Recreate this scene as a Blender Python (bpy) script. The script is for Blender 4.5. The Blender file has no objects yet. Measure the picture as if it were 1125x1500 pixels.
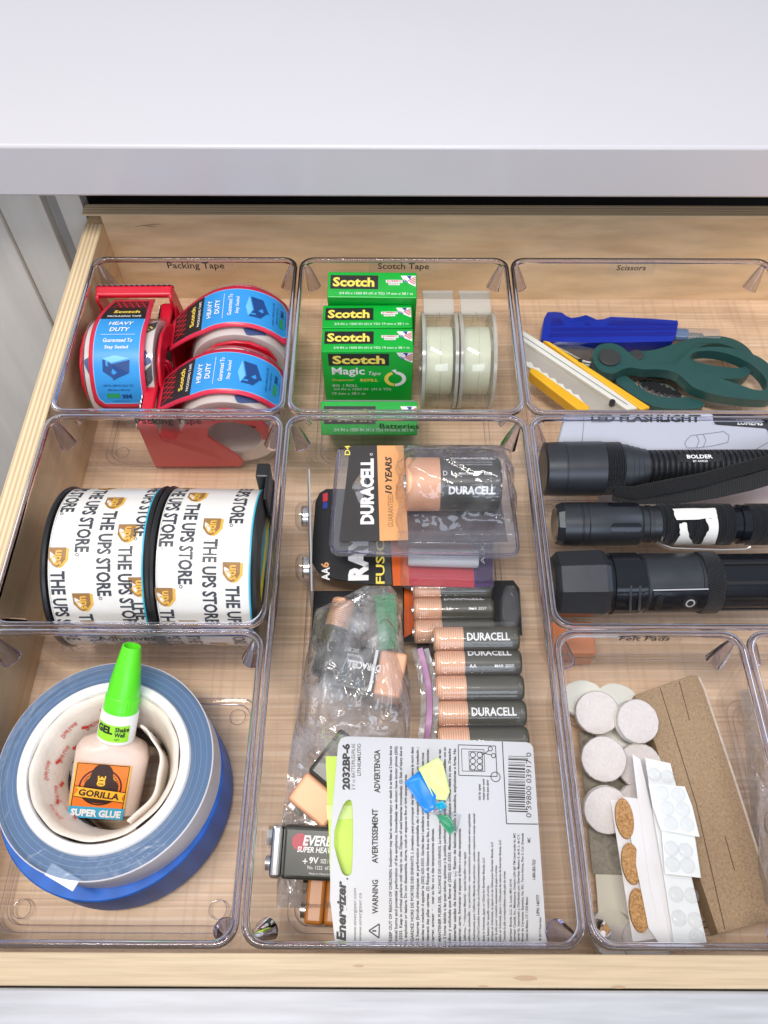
import bpy, math, random
from math import sin, cos, pi, radians, sqrt, atan2
from mathutils import Vector, Matrix
from mathutils.geometry import tessellate_polygon
random.seed(7)
SC = bpy.context.scene
COL = SC.collection

# ------------------------------------------------------------------ camera
F, TH, PSI, H = 1185.0, radians(57.48), 0.00386, 0.4926
CAM = Vector((0, 0, H))
FWD = Vector((-sin(PSI) * cos(TH), cos(PSI) * cos(TH), -sin(TH)))
RGT = Vector((cos(PSI), sin(PSI), 0))
UPV = RGT.cross(FWD)
cd = bpy.data.cameras.new('camera')
cd.sensor_fit = 'VERTICAL'; cd.sensor_height = 36; cd.lens = F / 1500 * 36
cd.clip_start = 0.01; cd.clip_end = 50
cam = bpy.data.objects.new('camera', cd); COL.objects.link(cam)
M3 = Matrix((RGT, UPV, -FWD)).transposed()
cam.matrix_world = Matrix.Translation(CAM) @ M3.to_4x4()
SC.camera = cam

# ------------------------------------------------------------------ light
w = bpy.data.worlds.new('World'); SC.world = w; w.use_nodes = True
bg = w.node_tree.nodes['Background']
bg.inputs[1].default_value = 1.0
_t = w.node_tree; _g = _t.nodes.new('ShaderNodeTexCoord'); _s = _t.nodes.new('ShaderNodeSeparateXYZ'); _r = _t.nodes.new('ShaderNodeValToRGB')
_m = _t.nodes.new('ShaderNodeMapRange'); _m.inputs[1].default_value = -1; _m.inputs[2].default_value = 1
_t.links.new(_g.outputs['Generated'], _s.inputs[0]); _t.links.new(_s.outputs['Z'], _m.inputs[0]); _t.links.new(_m.outputs[0], _r.inputs[0]); _t.links.new(_r.outputs[0], bg.inputs[0])
_e = _r.color_ramp.elements           # a plain room: dim floor, mid walls, bright ceiling
_e[0].position = 0.35; _e[0].color = (0.10, 0.10, 0.11, 1); _e[1].position = 0.95; _e[1].color = (0.50, 0.52, 0.58, 1)
_k = _e.new(0.62); _k.color = (0.32, 0.335, 0.375, 1)

def area(name, loc, target, sx, sy, power, col):
    l = bpy.data.lights.new(name, 'AREA'); l.shape = 'RECTANGLE'; l.size = sx; l.size_y = sy
    l.energy = power; l.color = col
    o = bpy.data.objects.new(name, l); COL.objects.link(o)
    o.location = loc
    o.rotation_euler = (Vector(target) - Vector(loc)).to_track_quat('-Z', 'Y').to_euler()
    return o
area('ceiling_light', (-0.22, -0.13, 1.55), (-0.05, 0.20, 0.0), 0.9, 0.18, 18, (1.0, 0.94, 0.865))
area('window_or_fill_light', (-1.35, 0.75, 1.50), (0, 0.20, 0), 0.9, 0.9, 6, (1.0, 0.965, 0.91))
area('window_or_fill_light', (1.55, 0.45, 1.35), (0.05, 0.25, 0.0), 0.9, 0.8, 7, (0.66, 0.80, 1.0))
area('window_or_fill_light', (0.25, -1.25, 0.95), (0.0, 0.50, 0.10), 1.2, 0.7, 9.5, (0.74, 0.84, 1.0))  # fill lamp added in front to brighten the back panel and counter face
SC.view_settings.view_transform = 'Standard'; SC.view_settings.look = 'None'
SC.view_settings.exposure = 0.12; SC.view_settings.gamma = 1.0
SC.view_settings.use_curve_mapping = False
SC.render.engine = 'CYCLES'
cy = SC.cycles
cy.max_bounces = 14; cy.transparent_max_bounces = 48; cy.transmission_bounces = 10
cy.glossy_bounces = 6; cy.diffuse_bounces = 4
cy.sample_clamp_indirect = 4.0; cy.use_denoising = True
cy.caustics_refractive = True; cy.caustics_reflective = False; cy.blur_glossy = 0.5

def ray(px, py):
    return FWD + RGT * ((px - 562.5) / F) - UPV * ((py - 750) / F)
def P(px, py, z):
    d = ray(px, py); return CAM + d * ((z - H) / d.z)
def PY(px, py, Y):
    d = ray(px, py); return CAM + d * (Y / d.y)

# ------------------------------------------------------------------ materials
def nt(name):
    m = bpy.data.materials.new(name); m.use_nodes = True
    t = m.node_tree; t.nodes.clear()
    o = t.nodes.new('ShaderNodeOutputMaterial')
    return m, t, o
def L(t, a, b): t.links.new(a, b)
def rgba(c): return (c[0], c[1], c[2], 1)
def hexc(r, g, b):
    f = lambda c: (c / 255 / 12.92) if c / 255 <= 0.04045 else ((c / 255 + 0.055) / 1.055) ** 2.4
    return (f(r), f(g), f(b))

def pmat(name, col, rough=0.5, metal=0.0, var=0.06, vscale=60, bump=0.0, bscale=400, coat=0.0, sss=0.0, spec=0.5, trans=0.0):
    m, t, o = nt(name)
    b = t.nodes.new('ShaderNodeBsdfPrincipled')
    b.inputs['Roughness'].default_value = rough; b.inputs['Metallic'].default_value = metal
    b.inputs['Coat Weight'].default_value = coat; b.inputs['Coat Roughness'].default_value = 0.1
    b.inputs['Specular IOR Level'].default_value = spec
    b.inputs['Transmission Weight'].default_value = trans
    tc = t.nodes.new('ShaderNodeTexCoord')
    n = t.nodes.new('ShaderNodeTexNoise'); n.inputs['Scale'].default_value = vscale; n.inputs['Detail'].default_value = 4
    L(t, tc.outputs['Object'], n.inputs['Vector'])
    r = t.nodes.new('ShaderNodeMix'); r.data_type = 'RGBA'
    r.inputs[6].default_value = rgba([c * (1 - var) for c in col]); r.inputs[7].default_value = rgba([min(1, c * (1 + var)) for c in col])
    L(t, n.outputs['Fac'], r.inputs[0]); L(t, r.outputs[2], b.inputs['Base Color'])
    mr = t.nodes.new('ShaderNodeMapRange'); mr.inputs[3].default_value = max(0, rough - 0.06); mr.inputs[4].default_value = min(1, rough + 0.06)
    L(t, n.outputs['Fac'], mr.inputs[0]); L(t, mr.outputs[0], b.inputs['Roughness'])
    if sss:
        b.inputs['Subsurface Weight'].default_value = sss; b.inputs['Subsurface Radius'].default_value = (0.004, 0.003, 0.002); b.inputs['Subsurface Scale'].default_value = 1
    if bump:
        n2 = t.nodes.new('ShaderNodeTexNoise'); n2.inputs['Scale'].default_value = bscale; n2.inputs['Detail'].default_value = 3
        L(t, tc.outputs['Object'], n2.inputs['Vector'])
        bp = t.nodes.new('ShaderNodeBump'); bp.inputs['Strength'].default_value = bump; bp.inputs['Distance'].default_value = 0.0005
        L(t, n2.outputs['Fac'], bp.inputs['Height']); L(t, bp.outputs[0], b.inputs['Normal'])
    L(t, b.outputs[0], o.inputs[0])
    return m

def clearmat(name, tint=(0.97, 0.97, 0.98), f0=0.04, rough=0.03, haze=0.0, hazecol=(0.9, 0.9, 0.93), wrinkle=0.0, wscale=60, power=5.0, hazevar=0.0, fmax=0.9):
    m, t, o = nt(name)
    tr = t.nodes.new('ShaderNodeBsdfTransparent'); tr.inputs[0].default_value = rgba(tint)
    gl = t.nodes.new('ShaderNodeBsdfGlossy'); gl.inputs['Roughness'].default_value = rough
    lw = t.nodes.new('ShaderNodeLayerWeight'); lw.inputs['Blend'].default_value = 0.5
    pw = t.nodes.new('ShaderNodeMath'); pw.operation = 'POWER'; pw.inputs[1].default_value = power
    L(t, lw.outputs['Facing'], pw.inputs[0])
    mr = t.nodes.new('ShaderNodeMapRange'); mr.inputs[3].default_value = f0; mr.inputs[4].default_value = fmax
    L(t, pw.outputs[0], mr.inputs[0])
    base = tr.outputs[0]
    tc = t.nodes.new('ShaderNodeTexCoord')
    if wrinkle:
        n = t.nodes.new('ShaderNodeTexNoise'); n.inputs['Scale'].default_value = wscale; n.inputs['Detail'].default_value = 2; n.inputs['Distortion'].default_value = 1.5
        L(t, tc.outputs['Object'], n.inputs['Vector'])
        bp = t.nodes.new('ShaderNodeBump'); bp.inputs['Strength'].default_value = wrinkle; bp.inputs['Distance'].default_value = 0.004
        L(t, n.outputs['Fac'], bp.inputs['Height'])
        L(t, bp.outputs[0], gl.inputs['Normal']); L(t, bp.outputs[0], lw.inputs['Normal'])
    if haze:
        df = t.nodes.new('ShaderNodeBsdfDiffuse'); df.inputs[0].default_value = rgba(hazecol)
        tl = t.nodes.new('ShaderNodeBsdfTranslucent'); tl.inputs[0].default_value = rgba(hazecol)
        ad = t.nodes.new('ShaderNodeMixShader'); ad.inputs[0].default_value = 0.4
        L(t, df.outputs[0], ad.inputs[1]); L(t, tl.outputs[0], ad.inputs[2])
        mx = t.nodes.new('ShaderNodeMixShader'); mx.inputs[0].default_value = haze
        if hazevar:
            n3 = t.nodes.new('ShaderNodeTexNoise'); n3.inputs['Scale'].default_value = 55; n3.inputs['Detail'].default_value = 5
            L(t, tc.outputs['Object'], n3.inputs['Vector'])
            m3 = t.nodes.new('ShaderNodeMapRange'); m3.inputs[1].default_value = 0.4; m3.inputs[2].default_value = 0.75
            m3.inputs[3].default_value = haze * (1 - hazevar); m3.inputs[4].default_value = haze * (1 + hazevar)
            L(t, n3.outputs['Fac'], m3.inputs[0]); L(t, m3.outputs[0], mx.inputs[0])
        L(t, base, mx.inputs[1]); L(t, ad.outputs[0], mx.inputs[2]); base = mx.outputs[0]
    ms = t.nodes.new('ShaderNodeMixShader')
    L(t, mr.outputs[0], ms.inputs[0]); L(t, base, ms.inputs[1]); L(t, gl.outputs[0], ms.inputs[2])
    L(t, ms.outputs[0], o.inputs[0])
    return m

def glassmat(name, col, rough=0.02, ior=1.45):
    m, t, o = nt(name)
    g = t.nodes.new('ShaderNodeBsdfGlass'); g.inputs[0].default_value = rgba(col); g.inputs['Roughness'].default_value = rough; g.inputs['IOR'].default_value = ior
    L(t, g.outputs[0], o.inputs[0]); return m

def woodmat(name, c1, c2, c3, stretch=(2, 30, 30), rough=0.45, fine=8, stripes=None, bump=0.15):
    """long grain along local X (low scale), plus broad figure; stripes=(axis, freq, amount, colour)"""
    m, t, o = nt(name)
    b = t.nodes.new('ShaderNodeBsdfPrincipled'); b.inputs['Roughness'].default_value = rough
    tc = t.nodes.new('ShaderNodeTexCoord')
    mp = t.nodes.new('ShaderNodeMapping'); mp.inputs['Scale'].default_value = stretch
    L(t, tc.outputs['Object'], mp.inputs['Vector'])
    n = t.nodes.new('ShaderNodeTexNoise'); n.inputs['Scale'].default_value = 1.6; n.inputs['Detail'].default_value = 5; n.inputs['Distortion'].default_value = 1.6
    L(t, mp.outputs[0], n.inputs['Vector'])
    n2 = t.nodes.new('ShaderNodeTexNoise'); n2.inputs['Scale'].default_value = fine; n2.inputs['Detail'].default_value = 6
    L(t, mp.outputs[0], n2.inputs['Vector'])
    r = t.nodes.new('ShaderNodeValToRGB'); e = r.color_ramp.elements
    e[0].position = 0.3; e[0].color = rgba(c1); e[1].position = 0.72; e[1].color = rgba(c3)
    k = e.new(0.5); k.color = rgba(c2)
    L(t, n.outputs['Fac'], r.inputs[0])
    mx = t.nodes.new('ShaderNodeMix'); mx.data_type = 'RGBA'; mx.blend_type = 'MULTIPLY'; mx.inputs[0].default_value = 0.45
    r2 = t.nodes.new('ShaderNodeValToRGB'); r2.color_ramp.elements[0].position = 0.35; r2.color_ramp.elements[0].color = (0.62, 0.6, 0.58, 1); r2.color_ramp.elements[1].position = 0.65; r2.color_ramp.elements[1].color = (1, 1, 1, 1)
    L(t, n2.outputs['Fac'], r2.inputs[0]); L(t, r.outputs[0], mx.inputs[6]); L(t, r2.outputs[0], mx.inputs[7])
    last = mx.outputs[2]
    for st in (stripes or []):
        ax, freq, amt, colr, lo, hi = st
        sp = t.nodes.new('ShaderNodeSeparateXYZ'); L(t, tc.outputs['Object'], sp.inputs[0])
        wv = t.nodes.new('ShaderNodeTexNoise'); wv.noise_dimensions = '1D'; wv.inputs['Scale'].default_value = 1; wv.inputs['Detail'].default_value = 1
        mm = t.nodes.new('ShaderNodeMath'); mm.operation = 'MULTIPLY'; mm.inputs[1].default_value = freq
        wob = t.nodes.new('ShaderNodeTexNoise'); wob.inputs['Scale'].default_value = 12
        L(t, tc.outputs['Object'], wob.inputs['Vector'])
        wa = t.nodes.new('ShaderNodeMath'); wa.operation = 'MULTIPLY_ADD'; wa.inputs[1].default_value = 0.004
        L(t, wob.outputs['Fac'], wa.inputs[0]); L(t, sp.outputs[ax], wa.inputs[2])
        L(t, wa.outputs[0], mm.inputs[0]); L(t, mm.outputs[0], wv.inputs['W'])
        mr = t.nodes.new('ShaderNodeMapRange'); mr.inputs[1].default_value = lo; mr.inputs[2].default_value = hi; mr.inputs[4].default_value = amt
        L(t, wv.outputs['Fac'], mr.inputs[0])
        m2 = t.nodes.new('ShaderNodeMix'); m2.data_type = 'RGBA'; m2.inputs[7].default_value = rgba(colr)
        L(t, mr.outputs[0], m2.inputs[0]); L(t, last, m2.inputs[6]); last = m2.outputs[2]
    L(t, last, b.inputs['Base Color'])
    bp = t.nodes.new('ShaderNodeBump'); bp.inputs['Strength'].default_value = bump; bp.inputs['Distance'].default_value = 0.0004
    L(t, n2.outputs['Fac'], bp.inputs['Height']); L(t, bp.outputs[0], b.inputs['Normal'])
    L(t, b.outputs[0], o.inputs[0])
    return m

def plymat(name, axis, period, rough=0.5):
    m, t, o = nt(name)
    b = t.nodes.new('ShaderNodeBsdfPrincipled'); b.inputs['Roughness'].default_value = rough
    tc = t.nodes.new('ShaderNodeTexCoord'); sp = t.nodes.new('ShaderNodeSeparateXYZ'); L(t, tc.outputs['Object'], sp.inputs[0])
    d = t.nodes.new('ShaderNodeMath'); d.operation = 'MULTIPLY'; d.inputs[1].default_value = 2 * pi / period
    L(t, sp.outputs[axis], d.inputs[0])
    s = t.nodes.new('ShaderNodeMath'); s.operation = 'SINE'; L(t, d.outputs[0], s.inputs[0])
    mp = t.nodes.new('ShaderNodeMapping'); mp.inputs['Scale'].default_value = (8, 90, 90) if axis == 1 else (90, 8, 90)
    L(t, tc.outputs['Object'], mp.inputs[0])
    n = t.nodes.new('ShaderNodeTexNoise'); n.inputs['Scale'].default_value = 3; n.inputs['Detail'].default_value = 6; L(t, mp.outputs[0], n.inputs['Vector'])
    ma = t.nodes.new('ShaderNodeMath'); ma.operation = 'MULTIPLY_ADD'; ma.inputs[1].default_value = 1.6; L(t, n.outputs['Fac'], ma.inputs[0]); L(t, s.outputs[0], ma.inputs[2])
    r = t.nodes.new('ShaderNodeMapRange'); r.inputs[1].default_value = -0.1; r.inputs[2].default_value = 1.5; L(t, ma.outputs[0], r.inputs[0])
    mx = t.nodes.new('ShaderNodeMix'); mx.data_type = 'RGBA'; mx.inputs[6].default_value = (0.56, 0.40, 0.23, 1); mx.inputs[7].default_value = (0.78, 0.63, 0.41, 1)
    L(t, r.outputs[0], mx.inputs[0]); L(t, mx.outputs[2], b.inputs['Base Color']); L(t, b.outputs[0], o.inputs[0])
    return m

def ribmat(name, col, axis, period, strength=0.5, rough=0.35, metal=0.0, var=0.25, cross=False):
    """moulded or knurled ribs: a periodic bump along one local axis (or angle when axis is 'a')"""
    m, t, o = nt(name)
    b = t.nodes.new('ShaderNodeBsdfPrincipled'); b.inputs['Roughness'].default_value = rough; b.inputs['Metallic'].default_value = metal
    tc = t.nodes.new('ShaderNodeTexCoord'); sp = t.nodes.new('ShaderNodeSeparateXYZ'); L(t, tc.outputs['Object'], sp.inputs[0])
    def wave(src, per):
        d = t.nodes.new('ShaderNodeMath'); d.operation = 'MULTIPLY'; d.inputs[1].default_value = 2 * pi / per
        L(t, src, d.inputs[0]); s = t.nodes.new('ShaderNodeMath'); s.operation = 'SINE'; L(t, d.outputs[0], s.inputs[0]); return s.outputs[0]
    def ang(a, bb):
        at = t.nodes.new('ShaderNodeMath'); at.operation = 'ARCTAN2'; L(t, sp.outputs[a], at.inputs[0]); L(t, sp.outputs[bb], at.inputs[1]); return at.outputs[0]
    h = wave(ang(1, 2), period) if axis == 'ax' else wave(ang(0, 1), period) if axis == 'az' else wave(sp.outputs[axis], period)
    if cross:
        h2 = wave(ang(1, 2), cross)
        mu = t.nodes.new('ShaderNodeMath'); mu.operation = 'MULTIPLY'; L(t, h, mu.inputs[0]); L(t, h2, mu.inputs[1]); h = mu.outputs[0]
    bp = t.nodes.new('ShaderNodeBump'); bp.inputs['Strength'].default_value = strength; bp.inputs['Distance'].default_value = 0.0006
    L(t, h, bp.inputs['Height']); L(t, bp.outputs[0], b.inputs['Normal'])
    mr = t.nodes.new('ShaderNodeMapRange'); mr.inputs[1].default_value = -1; L(t, h, mr.inputs[0])
    mx = t.nodes.new('ShaderNodeMix'); mx.data_type = 'RGBA'; mx.inputs[6].default_value = rgba([c * (1 - var) for c in col]); mx.inputs[7].default_value = rgba([min(1, c * (1 + var)) for c in col])
    L(t, mr.outputs[0], mx.inputs[0]); L(t, mx.outputs[2], b.inputs['Base Color'])
    L(t, b.outputs[0], o.inputs[0]); return m

def felt_mat(name, c1, c2, scale=500, bump=0.6, rough=0.95):
    m, t, o = nt(name)
    b = t.nodes.new('ShaderNodeBsdfPrincipled'); b.inputs['Roughness'].default_value = rough; b.inputs['Specular IOR Level'].default_value = 0.1
    tc = t.nodes.new('ShaderNodeTexCoord')
    n = t.nodes.new('ShaderNodeTexNoise'); n.inputs['Scale'].default_value = scale; n.inputs['Detail'].default_value = 6; n.inputs['Distortion'].default_value = 1
    L(t, tc.outputs['Object'], n.inputs['Vector'])
    r = t.nodes.new('ShaderNodeValToRGB'); r.color_ramp.elements[0].position = 0.33; r.color_ramp.elements[0].color = rgba(c1); r.color_ramp.elements[1].position = 0.66; r.color_ramp.elements[1].color = rgba(c2)
    L(t, n.outputs['Fac'], r.inputs[0]); L(t, r.outputs[0], b.inputs['Base Color'])
    bp = t.nodes.new('ShaderNodeBump'); bp.inputs['Strength'].default_value = bump; bp.inputs['Distance'].default_value = 0.0006
    L(t, n.outputs['Fac'], bp.inputs['Height']); L(t, bp.outputs[0], b.inputs['Normal'])
    L(t, b.outputs[0], o.inputs[0]); return m

M = {}
M['counter'] = pmat('countertop_laminate', (0.62, 0.605, 0.635), 0.22, var=0.03, vscale=3, coat=0.2, bump=0.04, bscale=60)
M['birch'] = woodmat('birch_face', (0.72, 0.50, 0.285), (0.80, 0.585, 0.35), (0.86, 0.65, 0.42), (4, 4, 20), 0.5, fine=5)
M['birchside'] = woodmat('birch_side_face', (0.68, 0.475, 0.25), (0.77, 0.56, 0.33), (0.82, 0.62, 0.385), (14, 3, 20), 0.5, fine=5)
M['liner'] = woodmat('drawer_floor_wood', (0.83, 0.575, 0.37), (0.88, 0.635, 0.43), (0.91, 0.68, 0.48), (3, 14, 14), 0.45, fine=7,
                     stripes=[(1, 300, 0.6, (0.95, 0.76, 0.58), 0.54, 0.62), (0, 230, 0.22, (0.56, 0.36, 0.24), 0.57, 0.62), (1, 420, 0.42, (0.58, 0.38, 0.25), 0.56, 0.62)])
M['plyx'] = plymat('plywood_edge', 0, 0.0031)
M['plyy'] = plymat('plywood_edge_back', 1, 0.0031)
M['front_edge'] = woodmat('plywood_front_edge', (0.49, 0.37, 0.235), (0.54, 0.415, 0.265), (0.58, 0.455, 0.30), (4, 120, 60), 0.5, fine=6)
M['cab'] = woodmat('pale_cabinet_laminate', (0.77, 0.735, 0.68), (0.79, 0.755, 0.70), (0.81, 0.775, 0.72), (12, 12, 1.5), 0.4, fine=3, bump=0.08)
M['cabdark'] = woodmat('grey_floor_and_gap', (0.34, 0.32, 0.30), (0.42, 0.40, 0.38), (0.50, 0.48, 0.45), (22, 22, 2), 0.45, fine=9, bump=0.08)
M['frontwhite'] = woodmat('white_drawer_front', (0.41, 0.42, 0.455), (0.44, 0.45, 0.485), (0.46, 0.47, 0.505), (3, 40, 40), 0.4, fine=6, bump=0.05)
M['knot'] = pmat('wood_knot', (0.40, 0.27, 0.16), 0.6, var=0.2)
M['void'] = pmat('cabinet_inside_shade', (0.012, 0.011, 0.011), 0.8)  # near-black colour stands in for the shade inside the cabinet
M['bin'] = clearmat('clear_acrylic', (0.990, 0.986, 0.986), 0.02, 0.02, fmax=0.32, haze=0.010, hazevar=1.0)
M['rim'] = glassmat('clear_acrylic_rim', (0.86, 0.85, 0.91), 0.02, 1.49)
M['blister'] = clearmat('clear_blister', (0.95, 0.95, 0.96), 0.05, 0.06, haze=0.05, wrinkle=0.05, wscale=60, fmax=0.6)
M['crinkle'] = clearmat('crinkled_blister', (0.93, 0.92, 0.94), 0.07, 0.07, haze=0.10, wrinkle=0.55, wscale=45, power=3.5, hazevar=0.6)
M['film'] = clearmat('bag_film', (0.95, 0.95, 0.96), 0.11, 0.10, haze=0.32, wrinkle=0.8, wscale=50, power=2.6, hazevar=0.8)
M['tapefilm'] = clearmat('clear_tape_film', (0.96, 0.96, 0.97), 0.05, 0.08, haze=0.06)
M['dispclear'] = clearmat('clear_tape_dispenser', (0.97, 0.98, 0.95), 0.045, 0.04, haze=0.05, hazecol=(0.86, 0.9, 0.82), power=4)
M['sticker'] = clearmat('clear_label_film', (0.97, 0.97, 0.97), 0.05, 0.15, haze=0.05)
M['ink'] = pmat('black_ink', (0.018, 0.017, 0.018), 0.5, var=0)
M['ink2'] = pmat('dark_navy_ink', (0.04, 0.045, 0.06), 0.45, var=0)
M['white'] = pmat('white_print', (0.84, 0.84, 0.84), 0.45, var=0.02)
M['paper'] = pmat('white_paper', (0.70, 0.69, 0.71), 0.6, var=0.03, bump=0.1)
M['cardwhite'] = pmat('white_coated_card', (0.51, 0.515, 0.54), 0.32, var=0.02, vscale=20, bump=0.05)
M['red'] = pmat('red_plastic', (0.62, 0.008, 0.03), 0.32, var=0.12, vscale=40, bump=0.06, bscale=300)
M['redrib'] = ribmat('red_ribbed_plastic', (0.58, 0.008, 0.03), 0, 0.0026, 0.6, 0.35)
M['pinkred'] = pmat('translucent_red_plastic', (0.72, 0.03, 0.075), 0.3, var=0.08, vscale=40)
M['labelblue'] = pmat('label_blue', (0.03, 0.29, 0.70), 0.35, var=0.05)
M['labelnavy'] = pmat('label_navy', (0.008, 0.055, 0.22), 0.4, var=0.06)
M['labelmid'] = pmat('label_light_blue', (0.16, 0.50, 0.86), 0.4)
M['black'] = pmat('black_plastic', (0.012, 0.012, 0.013), 0.35)
M['blackprint'] = pmat('black_print', (0.014, 0.013, 0.014), 0.4)
M['yellowprint'] = pmat('yellow_print', (0.86, 0.66, 0.10), 0.45, var=0.02)
M['tartan'] = pmat('tartan_red', (0.45, 0.02, 0.03), 0.45)
M['roll'] = pmat('tape_roll_white', (0.74, 0.68, 0.62), 0.22, var=0.05, vscale=30, coat=0.6)
M['rollside'] = ribmat('tape_roll_side', (0.66, 0.58, 0.52), 'ax', 0.4, 0.05, 0.3, var=0.05)
M['core'] = pmat('paper_core', (0.72, 0.68, 0.62), 0.7, var=0.05)
M['green'] = pmat('green_carton', (0.0, 0.40, 0.035), 0.33, var=0.08, vscale=60, bump=0.04)
M['gold'] = pmat('yellow_carton_print', (0.90, 0.72, 0.12), 0.4, var=0.02)
M['cream'] = pmat('milky_tape', (0.80, 0.79, 0.68), 0.35, var=0.04, sss=0.2)
M['flagblue'] = pmat('flag_blue', (0.02, 0.04, 0.30), 0.4)
M['flagred'] = pmat('flag_red', (0.60, 0.03, 0.05), 0.4)
M['knifeblue'] = pmat('blue_knife_plastic', (0.010, 0.032, 0.38), 0.30, var=0.1)
M['knifegroove'] = pmat('dark_blue_groove', (0.003, 0.012, 0.26), 0.45)
M['tealblue'] = pmat('blue_collar_plastic', (0.03, 0.13, 0.34), 0.35)
M['teal'] = pmat('dark_green_handle', (0.020, 0.084, 0.080), 0.42, var=0.1, bump=0.15, bscale=500)
M['darkgrey'] = pmat('dark_grey_plastic', (0.04, 0.045, 0.045), 0.5)
M['steel'] = pmat('brushed_steel', (0.62, 0.62, 0.60), 0.28, metal=1.0, var=0.08, bump=0.1)
M['chrome'] = pmat('bright_metal', (0.75, 0.74, 0.72), 0.18, metal=1.0)
M['yellow'] = pmat('yellow_plastic', (0.86, 0.46, 0.01), 0.35, var=0.06)
M['milky'] = pmat('milky_plastic', (0.76, 0.75, 0.68), 0.3, var=0.04, sss=0.15)
M['milkyclear'] = clearmat('milky_clear_plastic', (0.9, 0.9, 0.88), 0.05, 0.12, haze=0.38, hazecol=(0.97, 0.97, 0.93))
M['capclear'] = clearmat('clear_cap', (0.93, 0.92, 0.90), 0.05, 0.1, haze=0.18)
M['upswhite'] = pmat('white_printed_tape', (0.78, 0.76, 0.725), 0.24, var=0.03, vscale=25, coat=0.3)
M['cyan'] = pmat('cyan_liner', (0.02, 0.42, 0.62), 0.4)
M['upsgold'] = pmat('gold_emblem', (0.74, 0.42, 0.07), 0.45)
M['upsbrown'] = pmat('brown_emblem', (0.30, 0.155, 0.05), 0.45)
M['lemon'] = pmat('yellow_core_label', (0.84, 0.70, 0.03), 0.45)
M['copper'] = pmat('copper_foil', (0.80, 0.42, 0.25), 0.5, metal=0.25, var=0.08)
M['copperrib'] = ribmat('ribbed_copper', (0.82, 0.46, 0.29), 0, 0.00135, 0.3, 0.38, metal=0.25, var=0.16)
M['cell'] = pmat('battery_black', (0.035, 0.036, 0.030), 0.30, var=0.1)
M['cellolive'] = pmat('battery_olive_black', (0.062, 0.060, 0.042), 0.34, var=0.1)
M['orange'] = pmat('orange_card', (0.76, 0.37, 0.15), 0.38, var=0.12, vscale=25)
M['charcoal'] = pmat('charcoal_card', (0.045, 0.040, 0.040), 0.35, var=0.25, vscale=30)
M['umber'] = pmat('dark_umber_card', (0.055, 0.034, 0.042), 0.35, var=0.3, vscale=40)
M['redcard'] = pmat('crimson_card', (0.55, 0.012, 0.03), 0.35, var=0.2, vscale=40)
M['purple'] = pmat('purple_card', (0.065, 0.018, 0.13), 0.35, var=0.2)
M['redorange'] = pmat('red_orange_card', (0.70, 0.12, 0.02), 0.35, var=0.2, vscale=50)
M['greencard'] = pmat('green_card', (0.02, 0.26, 0.09), 0.45, var=0.4, vscale=60)
M['greycard'] = pmat('grey_card', (0.34, 0.35, 0.36), 0.55, var=0.1)
M['lime'] = pmat('lime_card', (0.56, 0.80, 0.10), 0.4, var=0.05)
M['limelight'] = pmat('pale_lime_card', (0.66, 0.84, 0.30), 0.4, var=0.05)
M['foilblue'] = pmat('blue_foil', (0.01, 0.22, 0.72), 0.28, var=0.25, vscale=90)
M['foilgreen'] = pmat('green_foil', (0.05, 0.30, 0.16), 0.3, var=0.4, vscale=120)
M['flash'] = pmat('anodised_black_metal', (0.050, 0.054, 0.062), 0.36, metal=0.6, var=0.12, vscale=80, bump=0.05, bscale=900)
M['flashgloss'] = pmat('glossy_black_metal', (0.014, 0.016, 0.022), 0.16, metal=0.4)
M['knurl'] = ribmat('knurled_black_metal', (0.045, 0.048, 0.055), 0, 0.0016, 1.0, 0.35, metal=0.5, var=0.8, cross=0.085)
M['knurlfine'] = ribmat('fine_ringed_black_metal', (0.022, 0.024, 0.028), 0, 0.0012, 0.8, 0.4, metal=0.3, var=0.5)
M['strap'] = ribmat('black_webbing', (0.022, 0.022, 0.024), 0, 0.0011, 0.8, 0.8, var=0.5)
M['lens'] = pmat('reflector', (0.75, 0.77, 0.80), 0.12, metal=1.0)
M['cartongrey'] = pmat('pale_grey_carton', (0.44, 0.45, 0.52), 0.42, var=0.04, vscale=20)
M['cartondark'] = pmat('dark_carton_print', (0.035, 0.036, 0.042), 0.4)
M['lineink'] = pmat('grey_line_ink', (0.16, 0.17, 0.20), 0.5, var=0)
M['tornpaper'] = pmat('torn_paper', (0.74, 0.73, 0.70), 0.75, var=0.1, bump=0.3)
M['terracotta'] = pmat('orange_plastic', (0.66, 0.19, 0.06), 0.4, var=0.06)
M['bluetape'] = ribmat('blue_masking_tape', (0.008, 0.125, 0.56), 'az', 0.25, 0.06, 0.5, var=0.10)
M['mountside'] = pmat('white_liner', (0.72, 0.70, 0.74), 0.4, var=0.03, sss=0.1)
M['mounttop'] = clearmat('translucent_roll_edge', (0.70, 0.76, 0.84), 0.05, 0.16, haze=0.45, hazecol=(0.24, 0.36, 0.54), wrinkle=0.08, wscale=80)
M['mountline'] = pmat('pale_wound_edge', (0.13, 0.24, 0.42), 0.35)
M['corewhite'] = pmat('white_plastic_core', (0.80, 0.78, 0.77), 0.35, var=0.03, sss=0.15)
M['strip'] = pmat('cream_fastener_strip', (0.78, 0.70, 0.62), 0.4, var=0.14, vscale=90, bump=0.4, bscale=500)
M['redink'] = pmat('red_ink', (0.60, 0.05, 0.04), 0.5)
M['darkstrip'] = ribmat('black_fastener_strip', (0.03, 0.022, 0.026), 'az', 0.05, 0.6, 0.5, var=0.5)
M['capgreen'] = ribmat('green_ribbed_cap', (0.10, 0.72, 0.02), 'az', 0.16, 0.55, 0.35, var=0.10)
M['capsmooth'] = pmat('green_cap_plastic', (0.11, 0.74, 0.02), 0.33, var=0.04)
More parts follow.
